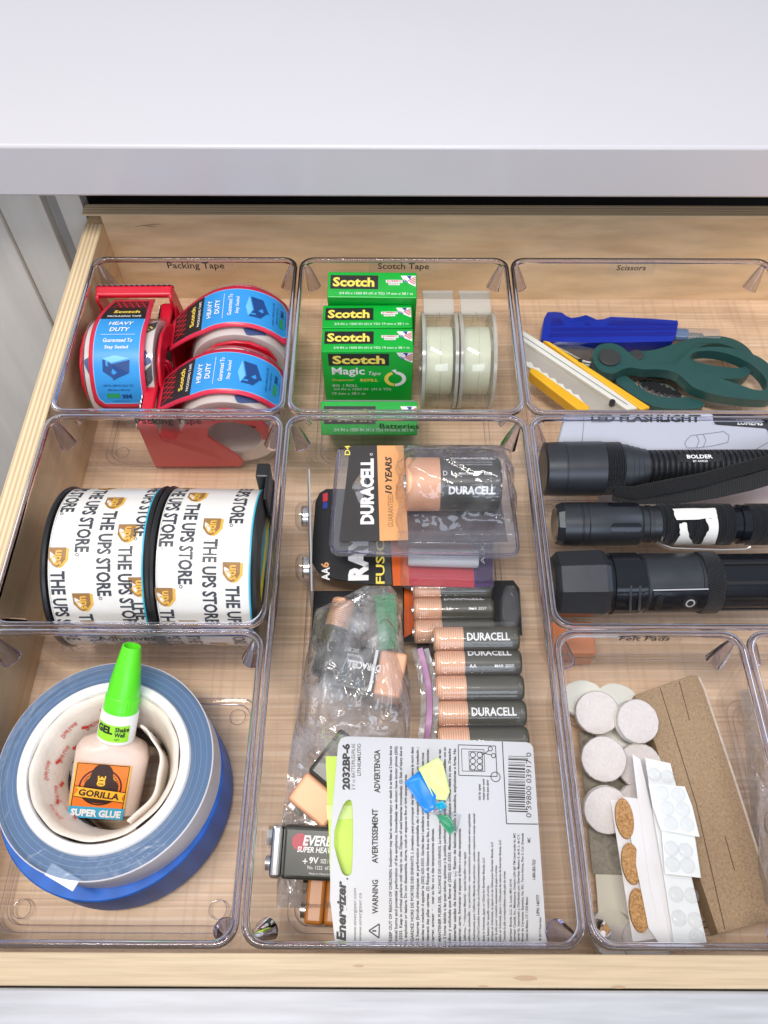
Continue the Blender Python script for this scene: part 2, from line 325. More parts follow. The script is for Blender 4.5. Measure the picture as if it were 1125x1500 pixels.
M['gluebody'] = pmat('frosted_bottle', (0.70, 0.55, 0.47), 0.3, var=0.04, sss=0.35)
M['gluewhite'] = pmat('white_bottle_collar', (0.80, 0.79, 0.76), 0.32, var=0.03, sss=0.2)
M['glueorange'] = pmat('orange_label', (0.88, 0.19, 0.02), 0.4, var=0.03)
M['gluebrown'] = pmat('dark_brown_ink', (0.035, 0.012, 0.008), 0.5, var=0.2)
M['glueyellow'] = pmat('amber_label', (0.88, 0.45, 0.03), 0.4)
M['glueblue'] = pmat('label_cyan', (0.05, 0.40, 0.62), 0.4)
M['capyel'] = pmat('lime_label', (0.32, 0.74, 0.03), 0.4)
M['felt'] = felt_mat('grey_felt', (0.59, 0.54, 0.525), (0.66, 0.61, 0.595), 600, 0.3)
M['foam'] = pmat('white_foam', (0.80, 0.80, 0.74), 0.6, var=0.03)
M['brownfelt'] = felt_mat('brown_felt', (0.29, 0.20, 0.125), (0.42, 0.30, 0.19), 800, 0.4)
M['brownedge'] = felt_mat('pale_felt_edge', (0.58, 0.48, 0.40), (0.72, 0.62, 0.55), 300, 0.3)
M['cork'] = felt_mat('cork', (0.28, 0.135, 0.05), (0.56, 0.33, 0.15), 900, 0.5, 0.8)
M['kerf'] = pmat('dark_kerf', (0.10, 0.065, 0.04), 0.9)
M['bumper'] = clearmat('clear_bumper', (0.99, 0.99, 0.99), 0.03, 0.12, haze=0.06, hazecol=(0.97, 0.98, 0.97), power=6)
M['sheet'] = pmat('translucent_backing', (0.77, 0.79, 0.79), 0.35, var=0.03, sss=0.2)
M['greyfelt'] = felt_mat('olive_grey_card', (0.24, 0.215, 0.175), (0.34, 0.31, 0.26), 300, 0.25)
M['creamcard'] = pmat('cream_card', (0.66, 0.62, 0.52), 0.6, var=0.04)
M['pinkpaper'] = pmat('pale_pink_paper', (0.74, 0.60, 0.58), 0.6, var=0.06)
M['redbadge'] = pmat('dull_red_badge', (0.42, 0.035, 0.06), 0.4)
M['silverprint'] = pmat('silver_print', (0.55, 0.56, 0.58), 0.35)
M['brownbatt'] = pmat('amber_battery', (0.42, 0.15, 0.02), 0.35, var=0.15)
M['zip'] = pmat('mauve_zip', (0.42, 0.22, 0.38), 0.4, var=0.1)

# ------------------------------------------------------------------ mesh helpers
class MB:
    def __init__(s): s.v = []; s.f = []
    def add(s, vs, fs):
        o = len(s.v); s.v += [tuple(v) for v in vs]; s.f += [[i + o for i in f] for f in fs]; return s
    def box(s, x0, x1, y0, y1, z0, z1):
        return s.add([(x, y, z) for z in (z0, z1) for y in (y0, y1) for x in (x0, x1)],
                     [(0, 2, 3, 1), (4, 5, 7, 6), (0, 1, 5, 4), (2, 6, 7, 3), (0, 4, 6, 2), (1, 3, 7, 5)])
    def prism(s, poly, lo, hi, holes=()):
        """poly/holes: 2D points; lo, hi: maps (u,v)->3D for the two ends"""
        loops = [list(poly)] + [list(h) for h in holes]
        allp = [p for l in loops for p in l]; n = len(allp)
        tr = tessellate_polygon([[Vector((p[0], p[1], 0)) for p in l] for l in loops])
        vs = [lo(*p) for p in allp] + [hi(*p) for p in allp]
        fs = []
        for a, b, c in tr:
            A, B, C = allp[a], allp[b], allp[c]
            if (B[0] - A[0]) * (C[1] - A[1]) - (B[1] - A[1]) * (C[0] - A[0]) < 0: b, c = c, b
            fs += [(a, c, b), (a + n, b + n, c + n)]
        o = 0
        for k, l in enumerate(loops):
            ar = sum(l[i][0] * l[(i + 1) % len(l)][1] - l[(i + 1) % len(l)][0] * l[i][1] for i in range(len(l)))
            ccw = (ar > 0) == (k == 0)
            for i in range(len(l)):
                a, b = o + i, o + (i + 1) % len(l)
                fs.append((a, b, b + n, a + n) if ccw else (b, a, a + n, b + n))
            o += len(l)
        return s.add(vs, fs)
    def loops(s, ls, closed=True, cap0=False, cap1=False, ring=False):
        n = len(ls[0]); vs = [p for l in ls for p in l]; fs = []
        m = len(ls)
        for i in range(m if ring else m - 1):
            j = (i + 1) % m
            for k in range(n if closed else n - 1):
                k2 = (k + 1) % n
                fs.append((i * n + k, i * n + k2, j * n + k2, j * n + k))
        if cap0: fs.append(tuple(reversed(range(n))))
        if cap1: fs.append(tuple(range((m - 1) * n, m * n)))
        return s.add(vs, fs)
    def lathe(s, prof, n=40, axis='z', ring=False, cap=True, a0=0, a1=2 * pi, c=(0, 0, 0)):
        full = abs(a1 - a0 - 2 * pi) < 1e-6
        ls = []
        for r, h in prof:
            l = []
            for k in range(n if full else n + 1):
                a = a0 + (a1 - a0) * k / n
                p = (r * cos(a), r * sin(a), h) if axis == 'z' else (h, r * cos(a), r * sin(a)) if axis == 'x' else (r * sin(a), h, r * cos(a))
                l.append((p[0] + c[0], p[1] + c[1], p[2] + c[2]))
            ls.append(l)
        return s.loops(ls, closed=full, cap0=cap and not ring and full, cap1=cap and not ring and full, ring=ring)
    def tube(s, pts, r, n=8, closed=False):
        pts = [Vector(p) for p in pts]; ls = []; m = len(pts); up = Vector((0.13, 0.21, 1)).normalized(); prev = None
        for i, p in enumerate(pts):
            a = pts[(i - 1) % m] if closed or i > 0 else p; b = pts[(i + 1) % m] if closed or i < m - 1 else p
            t = (b - a).normalized()
            x = t.cross(up).normalized() if prev is None else (prev - t * prev.dot(t)).normalized()
            prev = x; y = t.cross(x)
            rr = r[i] if isinstance(r, (list, tuple)) else r
            ls.append([p + (x * cos(2 * pi * k / n) + y * sin(2 * pi * k / n)) * rr for k in range(n)])
        return s.loops(ls, cap0=not closed, cap1=not closed, ring=closed)
    def ribbon(s, pts, side, wd, th):
        """strap: centre points, side vectors, width, thickness"""
        pts = [Vector(p) for p in pts]; ls = []
        for i, p in enumerate(pts):
            a = pts[max(i - 1, 0)]; b = pts[min(i + 1, len(pts) - 1)]; t = (b - a).normalized()
            sd = Vector(side[i] if isinstance(side, list) else side); sd = (sd - t * sd.dot(t)).normalized(); nn = sd.cross(t).normalized()
            ls.append([p + sd * (wd / 2) + nn * (th / 2), p - sd * (wd / 2) + nn * (th / 2), p - sd * (wd / 2) - nn * (th / 2), p + sd * (wd / 2) - nn * (th / 2)])
        return s.loops(ls, cap0=True, cap1=True)
    def grid(s, fn, nu, nv):
        return s.add([fn(i / nu, j / nv) for j in range(nv + 1) for i in range(nu + 1)],
                     [(j * (nu + 1) + i, j * (nu + 1) + i + 1, (j + 1) * (nu + 1) + i + 1, (j + 1) * (nu + 1) + i) for j in range(nv) for i in range(nu)])
    def build(s, name, mat, parent=None, smooth=None, bevel=0, seg=2, solid=0):
        me = bpy.data.meshes.new(name); me.from_pydata(s.v, [], s.f); me.validate(); me.update()
        me.materials.append(M[mat])
        if smooth is not None:
            me.shade_smooth(); me.set_sharp_from_angle(angle=radians(smooth))
            for p_ in me.polygons:
                if len(p_.vertices) > 9: p_.use_smooth = False
        o = bpy.data.objects.new(name, me); COL.objects.link(o)
        if parent is not None: o.parent = parent
        if solid:
            md = o.modifiers.new('solid', 'SOLIDIFY'); md.thickness = solid; md.offset = 0
        if bevel:
            md = o.modifiers.new('bevel', 'BEVEL'); md.width = bevel; md.segments = seg; md.limit_method = 'ANGLE'; md.angle_limit = radians(35)
        return o

def tag(o, label, cat, group=None, kind=None):
    o['label'] = label; o['category'] = cat
    if group: o['group'] = group
    if kind: o['kind'] = kind
    return o
def thing(name, label, cat, mat4=None, group=None):
    o = bpy.data.objects.new(name, None); COL.objects.link(o); o.empty_display_size = 0.01
    if mat4 is not None: o.matrix_world = mat4
    return tag(o, label, cat, group)
def frame(O, X, Zhint):
    """matrix with local x along X and local z nearest Zhint"""
    X = Vector(X).normalized(); Z = Vector(Zhint); Z = (Z - X * Z.dot(X)).normalized(); Y = Z.cross(X)
    m = Matrix((X, Y, Z)).transposed().to_4x4(); m.translation = Vector(O); return m
def copy_tree(o, parent=None, mat4=None, label=None):
    c = o.copy(); COL.objects.link(c)
    if parent is not None: c.parent = parent
    if mat4 is not None: c.matrix_world = mat4
    if label: c['label'] = label
    for ch in list(o.children): copy_tree(ch, c)
    return c

_tc = {}
def text2d(s, w=None, h=None, bold=0.0, shear=0.0):
    key = (s, bold, shear)
    if key not in _tc:
        cu = bpy.data.curves.new('t', 'FONT'); cu.body = s; cu.resolution_u = 2; cu.offset = bold; cu.shear = shear; cu.align_x = 'LEFT'
        ob = bpy.data.objects.new('t', cu); COL.objects.link(ob)
        dg = bpy.context.evaluated_depsgraph_get(); dg.update()
        me = ob.evaluated_get(dg).to_mesh()
        _tc[key] = ([(v.co.x, v.co.y) for v in me.vertices], [tuple(p.vertices) for p in me.polygons])
        ob.evaluated_get(dg).to_mesh_clear(); bpy.data.objects.remove(ob); bpy.data.curves.remove(cu)
    vs, fs = _tc[key]
    if not vs: return [], []
    x0 = min(v[0] for v in vs); x1 = max(v[0] for v in vs); y0 = min(v[1] for v in vs); y1 = max(v[1] for v in vs)
    sx = w / (x1 - x0) if w else None; sy = h / (y1 - y0) if h else None
    sx = sx or sy; sy = sy or sx
    cx, cy_ = (x0 + x1) / 2, (y0 + y1) / 2
    return [((v[0] - cx) * sx, (v[1] - cy_) * sy) for v in vs], fs
def T(s, cx, cy, w=None, h=None, rot=0, bold=0.0, shear=0.0): return ('t', s, cx, cy, w, h, rot, bold, shear)
def R(cx, cy, w, h, rot=0): return ('r', cx, cy, w, h, rot)
def G(pts): return ('p', pts)
def D(cx, cy, r, n=24): return ('p', [(cx + r * cos(2 * pi * k / n), cy + r * sin(2 * pi * k / n)) for k in range(n)])
def RG(cx, cy, r0, r1, a0=0, a1=2 * pi, n=28): return ('a', cx, cy, r0, r1, a0, a1, n)
def LN(x0, y0, x1, y1, w): return ('r', (x0 + x1) / 2, (y0 + y1) / 2, sqrt((x1 - x0) ** 2 + (y1 - y0) ** 2), w, atan2(y1 - y0, x1 - x0))
def rrect(w, h, r, n=5, cx=0, cy=0):
    pts = []
    for sx, sy, a in ((1, 1, 0), (-1, 1, pi / 2), (-1, -1, pi), (1, -1, 1.5 * pi)):
        for k in range(n + 1):
            b = a + pi / 2 * k / n
            pts.append((cx + sx * (w / 2 - r) + r * cos(b), cy + sy * (h / 2 - r) + r * sin(b)))
    return pts
def split_tris(vs, fs, mx):
    out = []; st = []
    for f in fs:
        for i in range(1, len(f) - 1): st.append((vs[f[0]], vs[f[i]], vs[f[i + 1]]))
    while st:
        a, b, c = st.pop()
        d = [(a[0] - b[0]) ** 2 + (a[1] - b[1]) ** 2, (b[0] - c[0]) ** 2 + (b[1] - c[1]) ** 2, (c[0] - a[0]) ** 2 + (c[1] - a[1]) ** 2]
        k = d.index(max(d))
        if d[k] <= mx * mx: out.append((a, b, c)); continue
        if k == 1: a, b, c = b, c, a
        elif k == 2: a, b, c = c, a, b
        m_ = ((a[0] + b[0]) / 2, (a[1] + b[1]) / 2); st += [(a, m_, c), (m_, b, c)]
    return [p for t_ in out for p in t_], [(3 * i, 3 * i + 1, 3 * i + 2) for i in range(len(out))]
def ink(name, mat, items, mp, parent, off=0.00012, sub=0):
    """print flat shapes on a surface; mp(u, v, off) -> local 3D. sub: cut length for curved surfaces"""
    mb = MB()
    for it in items:
        k = it[0]
        if k == 't':
            _, s, cx, cy_, w_, h_, rot, bold, sh = it
            vs, fs = text2d(s, w_, h_, bold, sh); c, sn = cos(rot), sin(rot)
            if sub: vs, fs = split_tris(vs, fs, sub)
            mb.add([mp(cx + x * c - y * sn, cy_ + x * sn + y * c, off) for x, y in vs], fs)
        elif k == 'r':
            _, cx, cy_, w_, h_, rot = it; c, sn = cos(rot), sin(rot)
            nx = max(1, int(w_ / sub)) if sub else 1; ny = max(1, int(h_ / sub)) if sub else 1
            mb.grid(lambda a, b: mp(cx + (a - .5) * w_ * c - (b - .5) * h_ * sn, cy_ + (a - .5) * w_ * sn + (b - .5) * h_ * c, off), nx, ny)
        elif k == 'p':
            pts = it[1]
            tr = tessellate_polygon([[Vector((p[0], p[1], 0)) for p in pts]])
            fs = []
            for a, b, c in tr:
                A, B, C = pts[a], pts[b], pts[c]
                if (B[0] - A[0]) * (C[1] - A[1]) - (B[1] - A[1]) * (C[0] - A[0]) < 0: b, c = c, b
                fs.append((a, b, c))
            if sub: pts, fs = split_tris(pts, fs, sub)
            mb.add([mp(p[0], p[1], off) for p in pts], fs)
        elif k == 'a':
            _, cx, cy_, r0, r1, a0, a1, n = it
            mb.add([mp(cx + r * cos(a0 + (a1 - a0) * i / n), cy_ + r * sin(a0 + (a1 - a0) * i / n), off) for i in range(n + 1) for r in (r0, r1)],
                   [(2 * i, 2 * i + 1, 2 * i + 3, 2 * i + 2) for i in range(n)])
    return mb.build(name, mat, parent)
def flat(u, v, off): return (u, v, off)
def planar(O, U, V):
    O = Vector(O); U = Vector(U).normalized(); V = Vector(V).normalized(); N = U.cross(V)
    return lambda u, v, off=0: O + U * u + V * v + N * off

# ------------------------------------------------------------------ setting
def struct(name, mb, mat, smooth=None, bevel=0, parent=None):
    o = mb.build(name, mat, parent, smooth, bevel)
    if parent is None: o['kind'] = 'structure'
    return o
struct('countertop', MB().box(-1.2, 1.4, 0.502, 1.5, 0.1246, 0.1646), 'counter', 40, 0.0022)
struct('cabinet_panel', MB().box(-0.85, -0.3055, 0.5385, 0.56, -0.62, 0.122), 'cab', bevel=0.001)
struct('cabinet_stile', MB().box(-0.3050, -0.2698, 0.5430, 0.564, -0.62, 0.122), 'cab', bevel=0.001)
struct('gap_shade_strip', MB().box(-0.2695, -0.2582, 0.5520, 0.57, -0.62, 0.122), 'cabdark')  # darker recessed strip stands in for the shade in the gap between panels
struct('cabinet_side', MB().box(-0.2580, -0.2392, 0.5440, 0.95, -0.62, 0.122), 'cab', bevel=0.0006)
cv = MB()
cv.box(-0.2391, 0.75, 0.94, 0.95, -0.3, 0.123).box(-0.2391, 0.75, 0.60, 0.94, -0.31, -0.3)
cv.box(-0.2391, 0.75, 0.535, 0.94, 0.1195, 0.1225).box(-0.2389, -0.2380, 0.556, 0.94, -0.30, 0.1190)  # last box: thin dark sheet added to turn the pale side's inner face black
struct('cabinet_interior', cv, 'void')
struct('floor', MB().box(-1.5, 1.5, -1.0, 1.5, -0.72, -0.70), 'cabdark')

dr = thing('drawer', 'open birch plywood drawer with white front pulled out under the countertop', 'drawer')
DZ, BZ = 0.0775, 0.0860
MB().box(-0.2368, 0.52, 0.0147, 0.5455, -0.010, 0.0).build('drawer_bottom', 'liner', dr)
for xa in (-0.2372, 0.40):
    sp_ = MB().box(xa + .0001, xa + 0.0137, 0.0282, 0.5453, 0.0002, DZ - 0.0012).build('side_panel', 'birchside', dr)
    MB().box(xa, xa + 0.0138, 0.0282, 0.5331, DZ - 0.0012, DZ).build('plywood_edge', 'plyx', sp_)
bp_ = MB().box(-0.2233, 0.3998, 0.5333, 0.5453, 0.0002, BZ - 0.0012).build('back_panel', 'birch', dr)
MB().box(-0.2374, 0.412, 0.5332, 0.5456, BZ - 0.0014, BZ).build('plywood_edge', 'plyy', bp_)
ink('knot', 'knot', [G([(-0.012, -0.001), (-0.004, 0.0), (0.006, 0.0012), (0.014, 0.0022), (0.006, 0.0021), (-0.003, 0.0011)]), G([(-0.004, 0.0), (0.004, -0.001), (0.008, -0.0008), (0.002, 0.0004)])],
    planar(PY(216, 331, 0.5332), (1, 0, 0), (0, 0, 1)), bp_, 0.0002)
DZ = 0.0835
fp_ = MB().box(-0.2368, 0.412, 0.0150, 0.0280, 0.0002, DZ - 0.001).build('front_panel', 'front_edge', dr, bevel=0.0006)
for px, py, rr_ in ((770, 1433, .0017), (525, 1415, .0008), (906, 1446, .0010), (708, 1445, .0007)):
    q = P(px, py, DZ - 0.001)
    ink('knot', 'knot', [G([(q.x + 3 * rr_ * cos(a * pi / 5) * (1 + .2 * sin(a * 3)), q.y + rr_ * .6 * sin(a * pi / 5)) for a in range(10)])], lambda u, v, off: (u, v, DZ - 0.001 + off), fp_)
MB().box(-0.34, 0.60, -0.0060, 0.0144, -0.12, DZ - 0.0050).build('drawer_front', 'frontwhite', dr, bevel=0.0012)

# ------------------------------------------------------------------ clear bins
X0, X1, X2, X3, XF = -0.2225, -0.0659, 0.0921, 0.2893, 0.1971
Y0, Y1, Y2, Y3 = 0.4907, 0.3384, 0.1860, 0.0290
RIM = 0.082
def rr_loop(x0, x1, y0, y1, ins, z, r, n=6):
    return [(x, y, z) for x, y in rrect(x1 - x0 - 2 * ins, y1 - y0 - 2 * ins, r, n, (x0 + x1) / 2, (y0 + y1) / 2)]
def make_bin(label, x0, x1, y0, y1, text=None, tpx=None):
    x0 += 0.0004; x1 -= 0.0004; y0 += 0.0004; y1 -= 0.0004
    t = thing('clear_bin', label, 'bin', Matrix.Translation(((x0 + x1) / 2, (y0 + y1) / 2, 0)), 'clear acrylic drawer bins')
    ox, oy = (x0 + x1) / 2, (y0 + y1) / 2
    a = (x0 - ox, x1 - ox, y0 - oy, y1 - oy)
    prof = [(0.0160, 0.00455, .010), (0.0148, 0.0046, .011), (0.0108, 0.0062, .011), (0.0082, 0.0115, .011), (0.0034, 0.080, .010), (0.0012, 0.080, .010), (0.0060, 0.0100, .012), (0.0088, 0.0035, .012), (0.0128, 0.0012, .012), (0.0136, 0.0012, .012)]
    MB().loops([rr_loop(*a, i, z, r) for i, z, r in prof], cap0=True, cap1=True).build('bin_wall', 'bin', t, 40)
    # rolled rim bead
    ls = []
    for i, z in ((0.0002, 0.0800), (0.0004, 0.0812), (0.0011, 0.0819), (0.0022, 0.0820), (0.0031, 0.0815), (0.0036, 0.0803), (0.0035, 0.0786), (0.0026, 0.0780), (0.0010, 0.0780), (0.0002, 0.0786)):
        ls.append(rr_loop(*a, i, z, 0.0105 - i * .4))
    MB().loops(list(reversed(ls)), ring=True).build('rim', 'rim', t, 50)
    # raised moulding lines on the floor and the foot marks in its corners
    MB().tube(rr_loop(*a, 0.0165, 0.0047, .009), 0.00035, 6, True).build('floor_moulding', 'rim', t, 60)
    MB().tube(rr_loop(*a, 0.0130, 0.0054, .010), 0.00030, 6, True).build('floor_moulding', 'rim', t, 60)
    for sx in (0, 1):
        for sy in (0, 1):
            cx = a[0] + 0.0245 if sx == 0 else a[1] - 0.0245; cyy = a[2] + 0.0245 if sy == 0 else a[3] - 0.0245
            MB().tube([(cx + .0048 * cos(k * pi / 10), cyy + .0048 * sin(k * pi / 10), 0.0046) for k in range(20)], 0.0003, 5, True).build('foot_mark', 'rim', t, 60)
            # stacking tab: half-cone gusset in each corner
            dx = 1 if sx == 0 else -1; dy = 1 if sy == 0 else -1
            c0 = Vector((a[0] if sx == 0 else a[1], a[2] if sy == 0 else a[3], 0))
            A_ = c0 + Vector((dx * .0048, dy * .0048, 0.0785)); B_ = c0 + Vector((dx * .0098, dy * .0098, 0.0600))
            dg = (B_ - A_).normalized(); sd = Vector((dx, -dy, 0)).normalized(); nn = sd.cross(dg).normalized()
            if nn.dot(Vector((dx, dy, 0))) < 0: nn = -nn
            ls = []
            for k in range(7):
                f = k / 6; c = A_.lerp(B_, f); rad = 0.0016 + 0.0042 * f ** .8
                ls.append([c + sd * rad * cos(pi * j / 8) + nn * rad * (sin(pi * j / 8)) * .9 for j in range(9)] +
                          [c + sd * rad * .82 * cos(pi * j / 8) + nn * rad * (sin(pi * j / 8) * .74 - .05) for j in range(8, -1, -1)])
            MB().loops(ls, cap0=True, cap1=True).build('stacking_tab', 'rim', t, 45)
    if text:
        px, py, wpx = tpx
        Yw = y1 - 0.0043
        c = PY(px, py, Yw); wl = (PY(px + wpx / 2, py, Yw) - PY(px - wpx / 2, py, Yw)).length
        mp = planar((c.x - ox, Yw - oy, c.z), (1, 0, 0), (0, 0, 1))
        ob = MB().grid(lambda u, v: mp((u - .5) * (wl + .014), (v - .5) * .0125, 0), 1, 1).build('label', 'sticker', t)
        ink('lettering', 'ink', [T(text, 0, 0, wl, None, bold=0.012)], mp, ob, 0.0002)
    return t
make_bin('clear bin labelled Packing Tape holding three red tape dispensers', X0, X1, Y1, Y0, 'Packing Tape', (287, 390, 83))
make_bin('clear bin labelled Scotch Tape holding green cartons', X1, X2, Y1, Y0, 'Scotch Tape', (591, 391, 75))
make_bin('clear bin labelled Scissors holding a blue knife and green scissors', X2, X3, Y1, Y0, 'Scissors', (925, 392, 43))
make_bin('clear bin labelled Packing Tape holding two printed white tape rolls', X0, X1, Y2, Y1, 'Packing Tape', (247, 618, 96))
make_bin('long clear bin labelled Batteries full of battery packs', X1, X2, Y3, Y1, 'Batteries', (585, 624, 58))
make_bin('clear bin holding three black flashlights', X2, X3 + 0.006, Y2, Y1)
make_bin('clear bin labelled Adhesives holding blue tape and a glue bottle', X0, X1, Y3, Y2, 'Adhesives', (185, 935, 84))
make_bin('clear bin labelled Felt Pads holding felt discs and a brown strip', X2, XF, Y3, Y2, 'Felt Pads', (945, 935, 74))
make_bin('clear bin holding crumpled film beside the felt pads bin', XF, XF + 0.104, Y3, Y2)

# ------------------------------------------------------------------ pixel helpers for printed planes
def onplane(mat4):
    inv = mat4.inverted(); O = mat4.translation; N = mat4.to_3x3() @ Vector((0, 0, 1))
    def f(px, py):
        d = ray(px, py); t = (O - CAM).dot(N) / d.dot(N); q = inv @ (CAM + d * t); return (q.x, q.y)
    return f
def PT(f, s, px, py, wpx=None, hpx=None, up=False, bold=0.0, shear=0.0, down=False):
    """text at a pixel on a plane; up: reads towards the top of the picture"""
    c = f(px, py)
    if up or down:
        sg = -1 if up else 1
        a, b = f(px, py - sg * (wpx or 10) / 2), f(px, py + sg * (wpx or 10) / 2)
        p, q = f(px - (hpx or 10) / 2, py), f(px + (hpx or 10) / 2, py)
    else:
        a, b = f(px - (wpx or 10) / 2, py), f(px + (wpx or 10) / 2, py)
        p, q = f(px, py + (hpx or 10) / 2), f(px, py - (hpx or 10) / 2)
    d = (b[0] - a[0], b[1] - a[1]); w_ = sqrt(d[0] ** 2 + d[1] ** 2); h_ = sqrt((q[0] - p[0]) ** 2 + (q[1] - p[1]) ** 2)
    return T(s, c[0], c[1], w_ if wpx else None, h_ if hpx else None, atan2(d[1], d[0]), bold, shear)
def PG(f, pts): return G([f(*p) for p in pts])
def mpp(px, py, z):
    return (P(px, py, z) - CAM).dot(FWD) / F        # metres per pixel at that point
def smooth_poly(pts, it=2):
    for _ in range(it):
        q = []
        for i in range(len(pts)):
            a, b = pts[i], pts[(i + 1) % len(pts)]
            q += [(a[0] * .75 + b[0] * .25, a[1] * .75 + b[1] * .25), (a[0] * .25 + b[0] * .75, a[1] * .25 + b[1] * .75)]
        pts = q
    return pts
def slab(poly, z0, z1, holes=()):
    return MB().prism(poly, lambda u, v: (u, v, z0), lambda u, v: (u, v, z1), holes)

# ------------------------------------------------------------------ red packing-tape dispensers
def tongue_path():
    pts = [(0.010, 0.0465), (0.018, 0.0535), (0.026, 0.0600), (0.034, 0.0655)]
    for k in range(19):
        a = radians(122 - 104 * k / 18); pts.append((0.062 + 0.0385 * cos(a), 0.037 + 0.0385 * sin(a)))
    return pts
TP = tongue_path()
TS = [0]
for i in range(1, len(TP)): TS.append(TS[-1] + sqrt((TP[i][0] - TP[i - 1][0]) ** 2 + (TP[i][1] - TP[i - 1][1]) ** 2))
TL_ = TS[-1]
def tongue(s, y, off):
    s = min(max(s, 0), TL_); i = max(k for k in range(len(TS) - 1) if TS[k] <= s + 1e-9)
    f = (s - TS[i]) / (TS[i + 1] - TS[i]); a, b = TP[i], TP[i + 1]
    # smooth normal
    def nrm(k):
        p, q = TP[max(k - 1, 0)], TP[min(k + 1, len(TP) - 1)]; d = Vector((q[0] - p[0], q[1] - p[1])).normalized(); return Vector((-d.y, d.x))
    n = nrm(i).lerp(nrm(i + 1), f)
    return (a[0] + (b[0] - a[0]) * f + n.x * off, y, a[1] + (b[1] - a[1]) * f + n.y * off)
def tmap(u, v, off): return tongue(TL_ / 2 - v, u, off + 0.0008)     # text space: u across (+y), v towards the blade end

